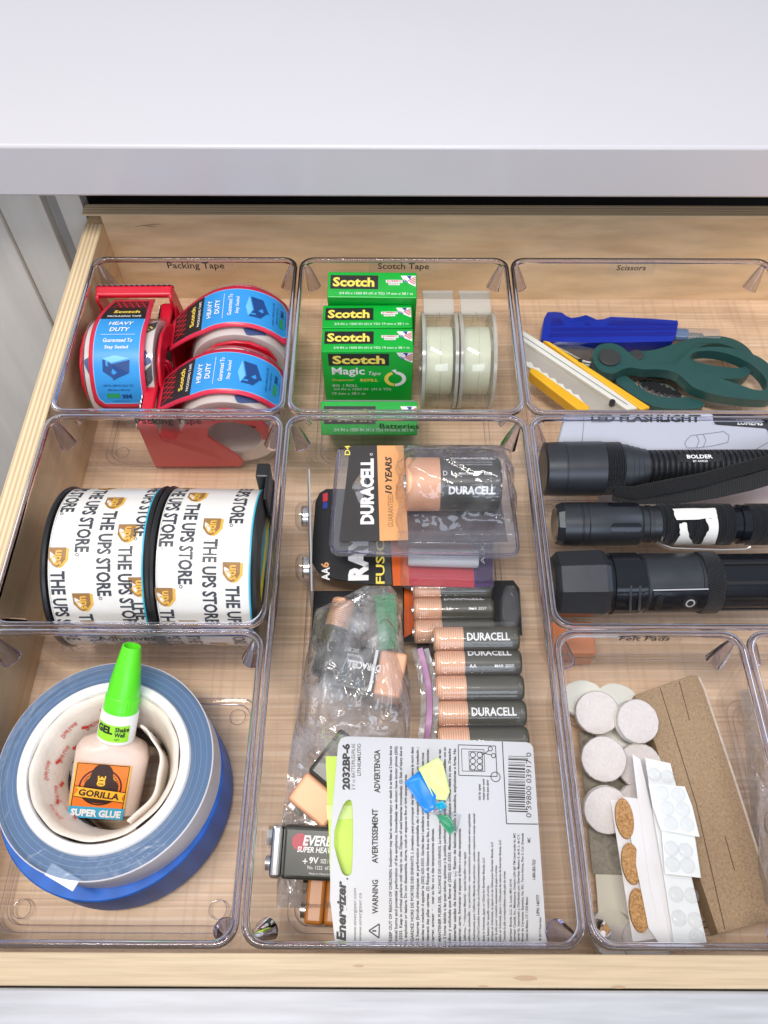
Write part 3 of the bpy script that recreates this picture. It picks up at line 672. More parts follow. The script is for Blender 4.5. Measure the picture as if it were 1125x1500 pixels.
def make_dispenser(mat4, label):
    t = thing('tape_dispenser', label, 'tape dispenser', mat4, 'red packing tape dispensers')
    # frame: two side plates with the hook round the core, blade bar across the end
    plate = [(0.0, 0.0510), (0.010, 0.0520), (0.0125, 0.050), (0.0135, 0.0335), (0.0170, 0.0310), (0.022, 0.0320), (0.028, 0.0430), (0.038, 0.0580), (0.050, 0.0665), (0.062, 0.0690), (0.075, 0.0670), (0.086, 0.0590), (0.0905, 0.0480), (0.0885, 0.0360),
             (0.0850, 0.0330), (0.0830, 0.0440), (0.0760, 0.0520), (0.0660, 0.0555), (0.0560, 0.0540), (0.0490, 0.0480), (0.0465, 0.0400), (0.0500, 0.0330), (0.0580, 0.0230), (0.0640, 0.0150), (0.0670, 0.0070), (0.0640, 0.0010), (0.0, 0.0)]
    for sg in (-1, 1):
        y0, y1 = (sg * 0.0285, sg * 0.0262) if sg > 0 else (-0.0262, -0.0285)
        lo, hi = min(y0, y1), max(y0, y1)
        pl = MB().prism(plate, lambda u, v: (u, hi, v), lambda u, v: (u, lo, v)).build('side_plate', 'red', t, 30, 0.0009)
        for k in range(11):
            f = k / 10
            x = 0.014 + 0.030 * f; z = 0.036 - 0.018 * f
            MB().tube([(x, sg * 0.0285, z + 0.004), (x + 0.008, sg * 0.0285, z - 0.008)], 0.0005, 5).build('grip_rib', 'red', pl, 60)
    bar = MB().box(0.001, 0.0095, -0.0286, 0.0286, 0.0478, 0.0528).build('blade_bar', 'red', t, bevel=0.0018, seg=3)
    MB().prism([(-0.0286 + 0.0572 * k / 28, 0.0012 * (k % 2)) for k in range(29)] + [(0.0286, -0.004), (-0.0286, -0.004)], lambda u, v: (-0.0006, u, 0.0505 + v), lambda u, v: (-0.0001, u, 0.0505 + v)).build('cutting_blade', 'steel', bar)
    MB().box(0.0, 0.045, -0.0262, 0.0262, 0.0, 0.0022).build('base_web', 'red', t, bevel=0.0008)
    # hub ring inside the core
    MB().lathe([(0.0212, -0.0255), (0.0222, -0.0255), (0.0222, 0.0255), (0.0212, 0.0255)], 30, 'y', ring=True, a0=-2.0, a1=1.6, c=(0.062, 0, 0.037)).build('hub', 'red', t, 40)
    # roll
    rl = MB().lathe([(0.0240, -0.0240), (0.0347, -0.0240), (0.0350, -0.0237), (0.0350, 0.0237), (0.0347, 0.0240), (0.0240, 0.0240)], 64, 'y', ring=True, c=(0.062, 0, 0.037)).build('tape_roll', 'roll', t, 40)
    MB().lathe([(0.0224, -0.0238), (0.0241, -0.0238), (0.0241, 0.0238), (0.0224, 0.0238)], 48, 'y', ring=True, c=(0.062, 0, 0.037)).build('paper_core', 'core', rl, 40)
    MB().lathe([(0.0240, -0.0246), (0.0366, -0.0246), (0.0366, 0.0246), (0.0240, 0.0246)], 64, 'y', ring=True, c=(0.062, 0, 0.037)).build('clear_winding', 'tapefilm', rl, 40)
    rm = lambda u, v, off: (0.062 + (0.0353 + off) * sin(-v / 0.035 + 0.6), max(-.0236, min(.0236, u)), 0.037 + (0.0353 + off) * cos(-v / 0.035 + 0.6))
    band = [R(0.004, -0.016, 0.066, 0.0085, 0.75), R(0.010, 0.030, 0.05, 0.0085, 0.75)]
    ink('printed_band', 'blackprint', band, rm, rl, 0.0001, 0.003)
    ink('lettering', 'yellowprint', [T('Scotch', 0.006, -0.014, 0.028, 0.006, 0.75, 0.02), T('Scotch', -0.016, -0.034, 0.020, 0.006, 0.75, 0.02), T('Scotch', 0.010, 0.030, 0.028, 0.006, 0.75, 0.02)], rm, rl, 0.0003)
    for pu, pv, pw, ph, pa_ in ((-0.0185, 0.005, .007, .016, .4), (0.0185, 0.012, .007, .010, .5), (-0.003, -0.033, .013, .010, .6), (0.0175, -0.039, .010, .012, .5)):
        ink('printed_patch', 'labelnavy', [R(pu, pv, pw, ph, pa_)], rm, rl, 0.0002, 0.0025)
    # label tongue
    def hw(f): return 0.0150 + 0.0042 * min(1, max(0, (f - 0.05) / 0.30)) ** .8 if f < .93 else 0.0192 - 0.0052 * ((f - .93) / .07) ** 2
    def tg(a, b): return tongue(TL_ * b, (a - .5) * 2 * hw(b), 0)
    tn = MB().grid(tg, 6, 34).build('label_tongue', 'pinkred', t, 60, solid=0.0016)
    def lab(b0, b1, ins, mat, name, off):
        def g(a, b):
            f = b0 + (b1 - b0) * b
            e = 1 if f < .86 or b1 < .9 else sqrt(max(0, 1 - ((f - .86) / (b1 - .86)) ** 2)) * .25 + .75
            return tongue(TL_ * f, (.5 - a) * -2 * (hw(min(f, .9)) - ins) * e, off + 0.0008)
        return MB().grid(g, 6, 26).build(name, mat, tn, 60)
    lab(0.06, 0.955, 0.0030, 'labelmid', 'label', 0.00010)
    lab(0.07, 0.945, 0.0036, 'labelblue', 'label', 0.00022)
    lab(0.055, 0.335, 0.0030, 'blackprint', 'label', 0.00034)
    V = lambda f: TL_ / 2 - TL_ * f
    ti = []
    for k in range(5): ti += [LN(-0.011 + k * .0045, V(.07), -0.005 + k * .0045, V(.18), .0011), LN(-0.005 + k * .0045, V(.07), -0.011 + k * .0045, V(.18), .0007)]
    ink('tartan_print', 'tartan', ti, tmap, tn, 0.0005)
    ink('lettering', 'yellowprint', [T('Scotch', 0.001, V(.245), 0.019, 0.0044, 0, 0.03)], tmap, tn, 0.0005)
    ink('lettering', 'white', [T('PACKAGING TAPE', 0.0005, V(.305), 0.024, 0.0022, 0, 0.01), T('HEAVY', 0.0005, V(.39), 0.0175, 0.0040, 0, .02, .12), T('DUTY', 0.0005, V(.45), 0.0140, 0.0038, 0, .02, .12), R(0, V(.492), .024, .0003),
                            T('Guaranteed To', 0.0005, V(.535), 0.0205, 0.0030, 0, .012, .1), T('Stay Sealed', 0.0, V(.585), 0.0165, 0.0030, 0, .012, .1)], tmap, tn, 0.0005)
    ink('box_picture', 'labelnavy', [G([(-0.0095, V(.66)), (-0.0075, V(.668)), (-0.0075, V(.70)), (-0.0058, V(.705)), (-0.0058, V(.675)), (-0.003, V(.69)), (-0.001, V(.79)), (-0.0095, V(.735))]), G([(-0.003, V(.69)), (0.0095, V(.665)), (0.0088, V(.745)), (-0.003, V(.79))])], tmap, tn, 0.0005)
    ink('box_picture', 'labelmid', [G([(-0.0095, V(.655)), (-0.001, V(.635)), (0.0098, V(.655)), (-0.003, V(.682))])], tmap, tn, 0.0006)
    ink('lettering', 'labelnavy', [T('1.88 IN x 800 IN (22.2 YD)', 0, V(.825), 0.0215, 0.0019, 0, .01), T('(48 mm x 20.3 m)', 0, V(.853), 0.0155, 0.0019, 0, .01), T('3M', 0.0048, V(.897), 0.0068, 0.0034, 0, .05), T('34-8520-9334-6', 0, V(.932), 0.012, 0.0012)], tmap, tn, 0.0005)
    ink('colour_bar', 'greencard', [R(-0.0045, V(.892), .0090, .0036)], tmap, tn, 0.0005)
    return t
dA = make_dispenser(frame((-0.1885, 0.4822, 0.0240), (0.01, -0.961, -0.276), (0.0, -0.276, 0.961)), 'red tape dispenser against the drawer side wall, its label facing the drawer front')
copy_tree(dA, None, frame((-0.1700, 0.4370, 0.0065), (1, 0.03, 0.02), (0.04, -0.04, 1)), 'red tape dispenser lying crosswise beside the back wall of its bin')
copy_tree(dA, None, frame((-0.1715, 0.3785, 0.0050), (1, 0.0, 0.0), (0.0, -0.03, 1)), 'red tape dispenser lying crosswise against the front wall of its bin')

# ------------------------------------------------------------------ green tape cartons
BW, BT = 0.067, 0.0232
def make_carton(c_px, front_top, n_dir, length, label, magic=False):
    """front_top: (Y,z) of the front edge of the narrow face; n_dir: direction of the narrow face towards the back"""
    n = Vector((0, n_dir[0], n_dir[1])).normalized()
    X = P(c_px[0], c_px[1], front_top[1] + .005).x
    O = Vector((X, front_top[0], front_top[1])) + n * (BT / 2)
    m = frame(O, (1, c_px[2], 0), Vector((0, -n.z, n.y)))
    t = thing('tape_carton', label, 'carton', m, 'green tape cartons')
    MB().box(-BW / 2, BW / 2, -BT / 2, BT / 2, -length, 0).build('carton_body', 'green', t, bevel=0.0007)
    mp = flat
    dk = [R(-0.0135, 0.0022, 0.0360, 0.0125)]
    ink('printed_panel', 'blackprint', dk, mp, t)
    ink('lettering', 'gold', [T('Scotch', -0.0140, 0.0022, 0.0312, 0.0086, 0, .035)], mp, t, 0.00024)
    ink('lettering', 'white', [T('3/4 IN x 1500 IN (41.6 YD) 19 mm x 38.1 m', 0.003, -0.0082, 0.055, 0.0030), R(0.0165, 0.0006, .0085, .0016), R(0.0165, 0.0032, .0125, .0026)], mp, t)
    ink('lettering', 'flagred', [T('JUMBO', 0.0165, 0.0032, 0.0115, 0.0018, 0, .03), T('ROLL', 0.0165, 0.0006, 0.007, 0.0010)], mp, t, 0.00024)
    def flag(x, y, s, mp, par):
        ink('flag_print', 'white', [G([(x - s, y + s * .8), (x + s, y + s * .8), (x + s, y - s), (x - s * .55, y - s * .1)])], mp, par)
        ink('flag_print', 'flagblue', [G([(x - s * .2, y + s * .75), (x + s * .45, y + s * .75), (x + s * .25, y + s * .15)])], mp, par, 0.00024)
        ink('flag_print', 'flagred', [LN(x + s * (.0 + .2 * k), y - s * (.05 + .18 * k), x + s * .96, y + s * (.55 - .30 * k), s * .14) for k in range(4)], mp, par, 0.00024)
        ink('lettering', 'flagblue', [T('USA', x - s * .3, y - s * .12, s * .75, s * .32, -.7, .04)], mp, par, 0.0003)
    flag(0.0270, 0.0040, 0.0056, mp, t)
    if magic:
        fm = planar((0, -BT / 2, -length / 2), (1, 0, 0), (0, 0, 1)); hl = length / 2
        ink('printed_panel', 'blackprint', [R(-0.0065, hl - 0.0085, 0.0445, 0.0125)], fm, t)
        ink('lettering', 'gold', [T('Scotch', -0.0065, hl - 0.0085, 0.0385, 0.0088, 0, .035), T('Dispenser', -0.0185, hl - 0.0305, 0.0165, 0.0032), T('REFILL', 0.0010, hl - 0.0305, 0.0135, 0.0030, 0, .02)], fm, t, 0.00024)
        ink('lettering', 'white', [T('Magic', -0.0145, hl - 0.0215, 0.0245, 0.0105, 0, .02), T('Tape', 0.0050, hl - 0.0235, 0.0090, 0.0052, 0, 0, .25), T('810  1 ROLL', -0.0175, hl - 0.0365, 0.0190, 0.0030), T('3/4 IN x 1500 IN  (41.6 YD)', -0.0045, hl - 0.0410, 0.0440, 0.0036), T('19 mm x 38.1 m', -0.0150, hl - 0.0456, 0.0250, 0.0030)], fm, t, 0.00024)
        ink('emblem', 'white', [RG(0.0205, hl - 0.0290, 0.0052, 0.0082, -1.6, 1.5), G([(0.0175, hl - .0195), (0.0215, hl - .0235), (0.0210, hl - .0185)])], fm, t, 0.0003)
        ink('emblem', 'gold', [RG(0.0205, hl - 0.0290, 0.0052, 0.0082, 1.9, 4.6)], fm, t, 0.0003)
        flag(0.0270, hl - 0.0058, 0.0060, fm, t)
    else:
        ink('carton_back', 'cardwhite', [R(0, 0, BW - .001, length - .001)], planar((0, BT / 2, -length / 2), (-1, 0, 0), (0, 0, 1)), t)
    return t
make_carton((545, 420, -0.01), (0.4590, 0.0700), (1, 0.19), 0.064, 'green tape carton standing hard against the back wall of its bin')
make_carton((538, 458, 0.01), (0.4365, 0.0615), (1, 0.02), 0.056, 'green tape carton squeezed between the Magic carton and the rearmost carton')
make_carton((538, 497, 0.005), (0.4125, 0.0615), (1, 0.0), 0.056, 'green tape carton showing its large face with the words Magic Tape', True)
make_carton((541, 616, 0.0), (0.3475, 0.0468), (0.75, 0.661), 0.053, 'green tape carton leaning behind the Batteries label against the front wall')

# ------------------------------------------------------------------ clear wheel dispensers with milky rolls
def make_wheel(px, label):
    c = P(px, 527, 0.040); c.y = 0.4235; c.z = 0.0405
    t = thing('clear_tape_dispenser', label, 'tape dispenser', frame(c, (1, 0.0, 0), (0, 0, 1)), 'clear wheel tape dispensers')
    hw_ = 0.0118
    MB().lathe([(0.0110, -hw_), (0.0340, -hw_), (0.0352, -hw_ + .0015), (0.0352, hw_ - .0015), (0.0340, hw_), (0.0110, hw_)], 64, 'x', ring=True).build('wheel_shell', 'dispclear', t, 45)
    MB().lathe([(0.0110, -hw_ + .0012), (0.0330, -hw_ + .0012), (0.0338, -hw_ + .0022), (0.0338, hw_ - .0022), (0.0330, hw_ - .0012), (0.0110, hw_ - .0012)], 64, 'x', ring=True).build('wheel_shell', 'dispclear', t, 45)
    r = MB().lathe([(0.0132, -0.0095), (0.0248, -0.0095), (0.0248, 0.0095), (0.0132, 0.0095)], 64, 'x', ring=True).build('tape_roll', 'cream', t, 40)
    MB().lathe([(0.0120, -0.0098), (0.0133, -0.0098), (0.0133, 0.0098), (0.0120, 0.0098)], 48, 'x', ring=True).build('roll_core', 'milky', r, 40)
    MB().lathe([(0.0354, -0.0004), (0.0358, -0.0004), (0.0358, 0.0004), (0.0354, 0.0004)], 64, 'x', ring=True).build('mould_line', 'dispclear', t, 40)
    for sg in (-1, 1):
        MB().lathe([(0.0325, sg * hw_ - .0012), (0.0358, sg * hw_ - .0012), (0.0358, sg * hw_ + .0012), (0.0325, sg * hw_ + .0012)], 64, 'x', ring=True).build('wheel_flange', 'milkyclear', t, 40)
    # cutter lip behind the wheel
    b = MB().prism([(0.018, 0.029), (0.032, 0.0315), (0.045, 0.0255), (0.0455, 0.0232), (0.031, 0.0285), (0.022, 0.0265)], lambda u, v: (-0.0112, u, v), lambda u, v: (0.0112, u, v)).build('cutter_lip', 'milkyclear', t, bevel=0.0006)
    MB().box(-0.0116, 0.0116, 0.0440, 0.0466, 0.0225, 0.0268).build('cutter_edge', 'milkyclear', b, bevel=0.0005)
    return t
make_wheel(641, 'clear wheel dispenser with milky tape roll next to the green cartons')
make_wheel(694, 'clear wheel dispenser with milky tape roll on the scissors bin side')

# ------------------------------------------------------------------ scissors bin
def up_frame(px, py, z): return Matrix.Translation(P(px, py, z))
# craft knife
m = frame(P(890, 488, 0.0145), P(990, 493, 0.0145) - P(793, 484, 0.0145), (0, -0.15, 1)); f = onplane(m)
t = thing('craft_knife', 'blue plastic craft knife with finger grips and clear blade cap', 'knife', m)
Z4 = lambda x, y: (750 + x / 3, 440 + y / 3)
out = [Z4(*p) for p in [(123, 190), (128, 150), (135, 100), (150, 72), (180, 70), (215, 74), (232, 88), (255, 97), (290, 92), (318, 84), (340, 93), (365, 104), (395, 102), (425, 92), (480, 94), (600, 100), (717, 108), (720, 122), (712, 165), (700, 196), (690, 199), (500, 204), (300, 205), (140, 200)]]
slab([f(*p) for p in out], -0.0095, 0.0060).build('knife_handle', 'knifeblue', t, 40, 0.0042, 4)
gi = [PG(f, [Z4(*p) for p in q]) for q in ([(170, 100), (205, 98), (225, 125), (215, 132), (165, 132)], [(305, 130), (322, 112), (340, 130)], [(405, 132), (430, 108), (715, 122), (714, 132)], [(165, 140), (712, 137), (710, 150), (165, 158)], [(160, 164), (708, 157), (703, 174), (158, 182)])]
ink('grip_groove', 'knifegroove', gi, flat, t, 0.00618)
xk = f(*Z4(712, 152))
def rod(x0, x1, r, y=0.0, z=-.001): return [(r, x0), (r, x1)], (0, y, z)
pr, c = rod(xk[0], xk[0] + .0105, .0052, xk[1] + .0010); MB().lathe(pr, 24, 'x', c=c).build('blade_collar', 'tealblue', t, 40)
MB().prism([(xk[0] + .010, -.0030), (xk[0] + .026, -.0026), (xk[0] + .0235, .0030), (xk[0] + .010, .0034)], lambda u, v: (u, v + xk[1] + .0005, -.0014), lambda u, v: (u, v + xk[1] + .0005, -.0006)).build('knife_blade', 'steel', t)
pr, c = rod(xk[0] + .0002, xk[0] + .0355, .0063, xk[1] + .0006); MB().lathe(pr, 24, 'x', c=c).build('blade_cap', 'capclear', t, 40)

# scissors
m = up_frame(900, 540, 0.0075); f = onplane(m)
t = thing('scissors', 'dark green handled kitchen scissors with serrated nut cracker', 'scissors', m)
q = lambda pts: [f(*Z4(*p)) for p in pts]
hU = smooth_poly([(490, 270), (520, 258), (590, 262), (680, 235), (760, 207), (850, 192), (930, 198), (1000, 228), (1042, 275), (1050, 310), (1035, 345), (1000, 378), (930, 384), (860, 374), (790, 352), (740, 345), (660, 350), (590, 340), (530, 318), (495, 295)], 2)
hUh = smooth_poly([(765, 268), (800, 244), (850, 228), (910, 228), (970, 252), (1005, 290), (1014, 320), (985, 336), (920, 332), (850, 322), (790, 308), (765, 290)], 1)
slab(q(hU), 0.0, 0.0100, [q(hUh)]).build('handle', 'teal', t, 40, 0.0028, 3)
low = smooth_poly([(440, 372), (480, 345), (520, 372), (555, 408), (610, 438), (690, 452), (760, 446), (800, 455), (840, 472), (820, 500), (640, 500), (540, 450), (480, 405)], 2)
slab(q(low), -0.002, 0.0060).build('handle', 'teal', t, 40, 0.0022, 3)
hL = smooth_poly([(333, 300), (350, 258), (400, 243), (450, 252), (490, 285), (530, 322), (590, 340), (650, 345), (700, 335), (735, 300), (760, 273), (830, 260), (920, 264), (1000, 282), (1075, 315), (1118, 365), (1130, 430), (1120, 490), (1060, 495), (900, 480), (820, 458), (765, 438), (735, 405), (690, 370), (620, 358), (560, 362), (500, 350), (465, 358), (430, 380), (385, 375), (350, 350)], 2)
hLh = smooth_poly([(748, 310), (775, 282), (850, 277), (940, 296), (1030, 342), (1085, 400), (1088, 445), (1050, 455), (960, 425), (850, 385), (780, 352)], 1)
slab(q(hL), 0.0062, 0.0150, [q(hLh)]).build('handle', 'teal', t, 40, 0.0030, 3)
pc_ = f(*Z4(408, 312)); MB().lathe([(.0086, .0152), (.0086, .0166), (.0080, .0172)], 36, 'z', c=(pc_[0], pc_[1], 0)).build('pivot_cap', 'darkgrey', t, 40)
pc_ = f(*Z4(535, 280)); MB().lathe([(.0052, .0098), (.0052, .0108), (.0046, .0112)], 30, 'z', c=(pc_[0], pc_[1], 0)).build('pivot_cap', 'darkgrey', t, 40)
slab(q([(545, 365), (590, 358), (660, 370), (720, 400), (745, 440), (700, 450), (620, 435), (570, 405)]), 0.0012, 0.0030).build('nut_cracker_plate', 'chrome', t, bevel=.0003)
te = [(565, 372), (580, 376), (588, 366), (600, 378), (612, 368), (624, 382), (638, 376), (648, 392), (662, 386), (672, 402), (688, 398), (696, 412), (715, 414), (740, 430), (712, 438), (690, 430), (680, 436), (660, 424), (648, 430), (632, 414), (618, 418), (606, 402), (592, 404), (582, 388), (568, 388)]
slab(q(te), 0.0031, 0.0046).build('nut_cracker_teeth', 'black', t)
slab(q([(120, 194), (215, 208), (350, 238), (400, 250), (420, 300), (345, 300), (300, 290), (240, 255), (160, 215)]), 0.0055, 0.0072).build('blade', 'steel', t, bevel=.0003)
slab(q([(150, 214), (300, 240), (385, 262), (390, 330), (330, 320), (260, 285)]), 0.0030, 0.0048).build('blade', 'steel', t, bevel=.0003)

# snap-off cutter, leaning on the scissors and the bin wall
p0, p1 = P(765, 512, 0.030), P(935, 610, 0.026)
m = frame((p0 + p1) / 2, p1 - p0, (0, -0.1, 1)); f = onplane(m)
t = thing('snap_off_cutter', 'yellow edged snap-off cutter with milky white body across the scissors', 'cutter', m)
q = lambda pts: [f(*Z4(*p)) for p in pts]
slab(q([(36, 146), (130, 205), (560, 492), (500, 500), (36, 190)]), -0.005, 0.0055).build('cutter_body', 'milky', t, bevel=.0010)
slab(q([(42, 190), (495, 500), (420, 520), (335, 500), (300, 470), (50, 280)]), -0.005, 0.0020).build('cutter_body', 'milkyclear', t, bevel=.0008)
slab(q([(130, 196), (160, 204), (600, 490), (560, 505)]), -0.006, 0.0065).build('edge_guard', 'yellow', t, bevel=.0012)
slab(q([(78, 308), (110, 322), (150, 350), (335, 480), (330, 510), (290, 500), (90, 345), (74, 330)]), -0.006, 0.0045).build('edge_guard', 'yellow', t, bevel=.0012)
zz = []
for k in range(15):
    f_ = k / 14; zz.append((60 + 240 * f_ + (6 if k % 2 else 0), 280 + 165 * f_ - (8 if k % 2 else 0)))
slab(q(zz + [(330, 480), (52, 290)]), 0.0021, 0.0030).build('blade_track', 'milky', t)
ln = [LN(*f(*Z4(44, 178)), *f(*Z4(500, 478)), .0006)]
ink('track_line', 'lineink', ln, flat, t, 0.0057)
pc_ = f(*Z4(432, 470)); MB().lathe([(.0022, .0040), (.0022, .0075)], 16, 'z', c=(pc_[0], pc_[1], 0)).build('slider_pin', 'black', t, 40)
pc_ = f(*Z4(292, 288)); MB().lathe([(.0016, .0040), (.0016, .0068)], 16, 'z', c=(pc_[0], pc_[1], 0)).build('slider_pin', 'black', t, 40)

# ------------------------------------------------------------------ printed tape rolls on black spools
def make_ups(cx, yaw, cols, label, side_label):
    t = thing('printed_tape_roll', label, 'tape roll', frame((cx, 0.240, 0.0530), (cos(yaw), sin(yaw), 0), (0, 0, 1)), 'white printed tape rolls on black spools')
    r = 0.0480; hw_ = 0.0262
    tr = MB().lathe([(0.036, -hw_), (r - .0004, -hw_), (r, -hw_ + .0004), (r, hw_ - .0004), (r - .0004, hw_), (0.036, hw_)], 96, 'x', ring=True).build('tape', 'upswhite', t, 40)
    MB().lathe([(r - .004, hw_ + .0001), (r + .0004, hw_ + .0001), (r + .0004, hw_ + .0009), (r - .004, hw_ + .0009)], 96, 'x', ring=True).build('tape_liner', 'cyan', t, 40)
    for sg in (-1, 1):
        a, b = sg * (hw_ + .0012), sg * (hw_ + .0040)
        fl = MB().lathe([(0.0330, a), (r + .0008, a), (r + .0014, (a + b) / 2), (r + .0008, b), (0.0330, b)], 96, 'x', ring=True).build('spool_flange', 'black', t, 40)
    MB().lathe([(0.0310, -hw_ - .004), (0.0362, -hw_ - .004), (0.0362, hw_ + .002), (0.0310, hw_ + .002)], 64, 'x', ring=True).build('spool_core', 'black', t, 40)
    cm = lambda u, v, off: (v, -(r + off) * sin(u / r), (r + off) * cos(u / r))
    txt = []
    for x, s0 in cols:
        for k in (-1, 0, 1):
            s = s0 + k * 0.088
            if s < -0.075 or s > 0.10: continue
            txt += [T('THE UPS STORE', s + 0.0335, x, 0.0515, 0.0082, 0, .03), RG(s + 0.0606, x - .0024, .0006, .0010, n=10)]
            sh = [(s - .0056, x - .0050), (s - .0056, x + .0050), (s + .001, x + .0048), (s + .0046, x + .0022), (s + .0058, x), (s + .0046, x - .0022), (s + .001, x - .0048)]
            e = ink('emblem', 'upsgold', [G([(a + .0004, b + .0010) for a, b in sh])], cm, tr, 0.00012)
            ink('emblem', 'upsbrown', [G([(a, b - .0006) for a, b in sh])], cm, tr, 0.00022)
            ink('emblem_lettering', 'upsgold', [T('ups', s + .0002, x - .0005, 0.0084, 0.0052, 0, .03)], cm, tr, 0.00034)
    ink('lettering', 'ink2', txt, cm, tr, 0.00016, .005)
    ink('wound_edge', 'lineink', [('r', 0.01, -hw_ + .0010, .15, .00018, 0)], cm, tr, 0.0001, 0.003)
    if side_label:
        sm = planar((hw_ + .0022, 0, 0), (0, 1, 0), (0, 0, 1))
        d = MB().lathe([(0.0006, hw_ + .0012), (0.0312, hw_ + .0012), (0.0312, hw_ + .0021), (0.0006, hw_ + .0021)], 64, 'x', ring=True).build('core_label', 'lemon', t, 40)
        ink('printed_band', 'cyan', [G([(-.027, .014), (-.012, .028), (.012, .028), (.024, .018), (.010, .012)])], sm, d, 0.0001)
        ink('lettering', 'ink', [T('Heavy Duty', -.006, -.004 - .006 * k, .036, .004, .1) for k in range(3)], sm, d, 0.0002)
        hk = MB().box(hw_ + .0042, hw_ + .0062, .020, .040, .010, .046).box(hw_ - .002, hw_ + .0060, .036, .046, .020, .046).build('spool_hook', 'black', t, bevel=.001)
    return t
make_ups(-0.1630, 0.01, [(-0.0205, 0.019), (-0.0075, 0.045), (0.0050, -0.018), (0.0170, 0.005), (0.0245, -0.052)], 'white printed tape roll on a black spool beside the drawer side wall', False)
make_ups(-0.1022, -0.012, [(-0.0210, 0.042), (-0.0095, -0.025), (0.0040, 0.0005), (0.0170, 0.027)], 'white printed tape roll on a black spool showing its yellow core label', True)

# ------------------------------------------------------------------ batteries
def cell(parent, c, r, ln, copper, rib=True, text=True, roll=0.0, olive=True, rows=None, flip=False):
    """cylindrical battery along local x, centre c, inside a pack"""
    x0 = -ln / 2
    b = MB().lathe([(r - .0006, x0 + copper), (r, x0 + copper), (r, ln / 2 - .0012), (r - .0012, ln / 2)], 40, 'x', c=c).build('battery', 'cellolive' if olive else 'cell', parent, 40)
    MB().lathe([(r - .0012, x0), (r, x0 + .0012), (r, x0 + copper - .0001)], 40, 'x', c=c).build('copper_end', 'copperrib' if rib else 'copper', b, 40)
    MB().lathe([(r * .36, x0 - .0012), (r * .36, x0 + .0001)], 20, 'x', c=c).build('terminal', 'chrome', b, 40)
    cm = lambda u, v, off: (c[0] + u, c[1] + (r + off) * sin(v / r + roll), c[2] + (r + off) * cos(v / r + roll))
    if text:
        it = rows or [T('DURACELL', .0065, .0006, .0250, .0046, 0, .035)]
        ink('lettering', 'white', it, cm, b, .00012, r * .16)
    return b

# AA multipack in front (five cells in view), then the one behind it
def cells_pack(label, pos, zs, tilt, px0, rolls, card):
    m = frame(pos, (1, 0.012, 0), (0, -tilt, 1))
    t = thing('battery_pack', label, 'battery pack', m, 'copper topped battery packs')
    n = len(rolls); r = 0.0072; pit = 0.0148
    ys = [(n - 1) * pit / 2 - k * pit for k in range(n)]
    for y, (rl, rows) in zip(ys, rolls):
        cell(t, (0, y, 0), r, 0.0500, 0.0172, rows=rows, roll=rl, text=rows != [])
    # moulded blister: row of humps joined at the edges
    def hump(a, b):
        x = -0.0275 + 0.0545 * a; y = ys[-1] - .0090 + (ys[0] - ys[-1] + .0180) * b
        k = min(abs(y - yy) for yy in ys); z = sqrt(max(0, (r + .0007) ** 2 - min(k, r * .93) ** 2))
        e = min(1, min(a, 1 - a) * 14)
        return (x, y, -0.0065 + (z + 0.0065) * (e ** .5))
    MB().grid(hump, 24, 14 * n).build('blister', 'blister', t, 60)
    cw, ch = card
    slab(rrect(cw, ch, .004, 4, 0.0, 0.0), -0.0092, -0.0080).build('backing_card', 'charcoal', t, bevel=.0002)
    return t
z_f = 0.0475
rowA = [T('DURACELL', .0065, 0, .0250, .0048, 0, .025)]
rowB = [T('DURACELL', .0065, .0036, .0250, .0044, 0, .025), T('AA', -.0035, -.0046, .0042, .0022, 0, .01), T('MAR 2037', .0145, -.0046, .0110, .0018, 0, .01)]
pos = P(702, 1008, z_f)
cells_pack('copper topped battery pack with five cells lying over a second pack', pos, None, 0.06, 0, [(-.15, rowA), (0.10, rowB), (0.0, []), (-.1, rowA), (0.3, [])], (0.046, 0.078))
pos = P(664, 893, 0.0300)
cells_pack('copper topped battery pack partly under the red and black card', pos, None, 0.02, 0, [(.35, rowA), (0.30, rowB), (0, [])], (0.046, 0.050))
# dark blister card standing proud of the rear pack
m = frame(P(690, 893, 0.0215), (1, 0.01, 0), (0, -0.02, 1)); f = onplane(m)
t = thing('battery_card', 'black and orange battery card under the rear copper topped pack', 'battery card', m)
slab([f(*p) for p in [(590, 852), (752, 850), (761, 862), (765, 930), (590, 940)]], -0.001, 0.0).build('card', 'black', t)
slab([f(*p) for p in [(592, 862), (690, 856), (700, 868), (592, 935)]], 0.0002, 0.0008).build('printed_panel', 'redorange', t)
MB().prism(smooth_poly([f(*p) for p in [(730, 868), (756, 866), (760, 925), (732, 928)]], 1), lambda u, v: (u, v, 0.0005), lambda u, v: (u * .98 + .001, v, 0.010)).build('blister', 'blister', t, 40, .001)

# black card pack "AA6", lying under the big clamshell
m = frame(P(590, 800, 0.0420), (1, -0.035, 0.01), (0, -0.10, 1)); f = onplane(m)
t = thing('battery_card', 'black battery card reading AA6 with red and purple blister', 'battery card', m)
outl = [(497, 716), (700, 716), (722, 730), (722, 856), (718, 862), (640, 858), (540, 856), (490, 848), (466, 838), (457, 824), (458, 790), (462, 735), (468, 722), (478, 716)]
slab([f(*p) for p in outl], -0.0012, 0.0).build('card', 'black', t, bevel=.0002)
ink('printed_panel', 'redorange', [PG(f, [(568, 716), (600, 716), (606, 858), (576, 858)])], flat, t)
ink('printed_panel', 'redcard', [PG(f, [(590, 716), (690, 716), (697, 861), (600, 858)])], flat, t, .0002)
ink('printed_panel', 'purple', [PG(f, [(688, 716), (722, 720), (722, 858), (695, 861)])], flat, t, .0003)
ink('printed_panel', 'darkgrey', [PG(f, [(556, 716), (567, 716), (574, 857), (564, 857)])], flat, t, .0004)
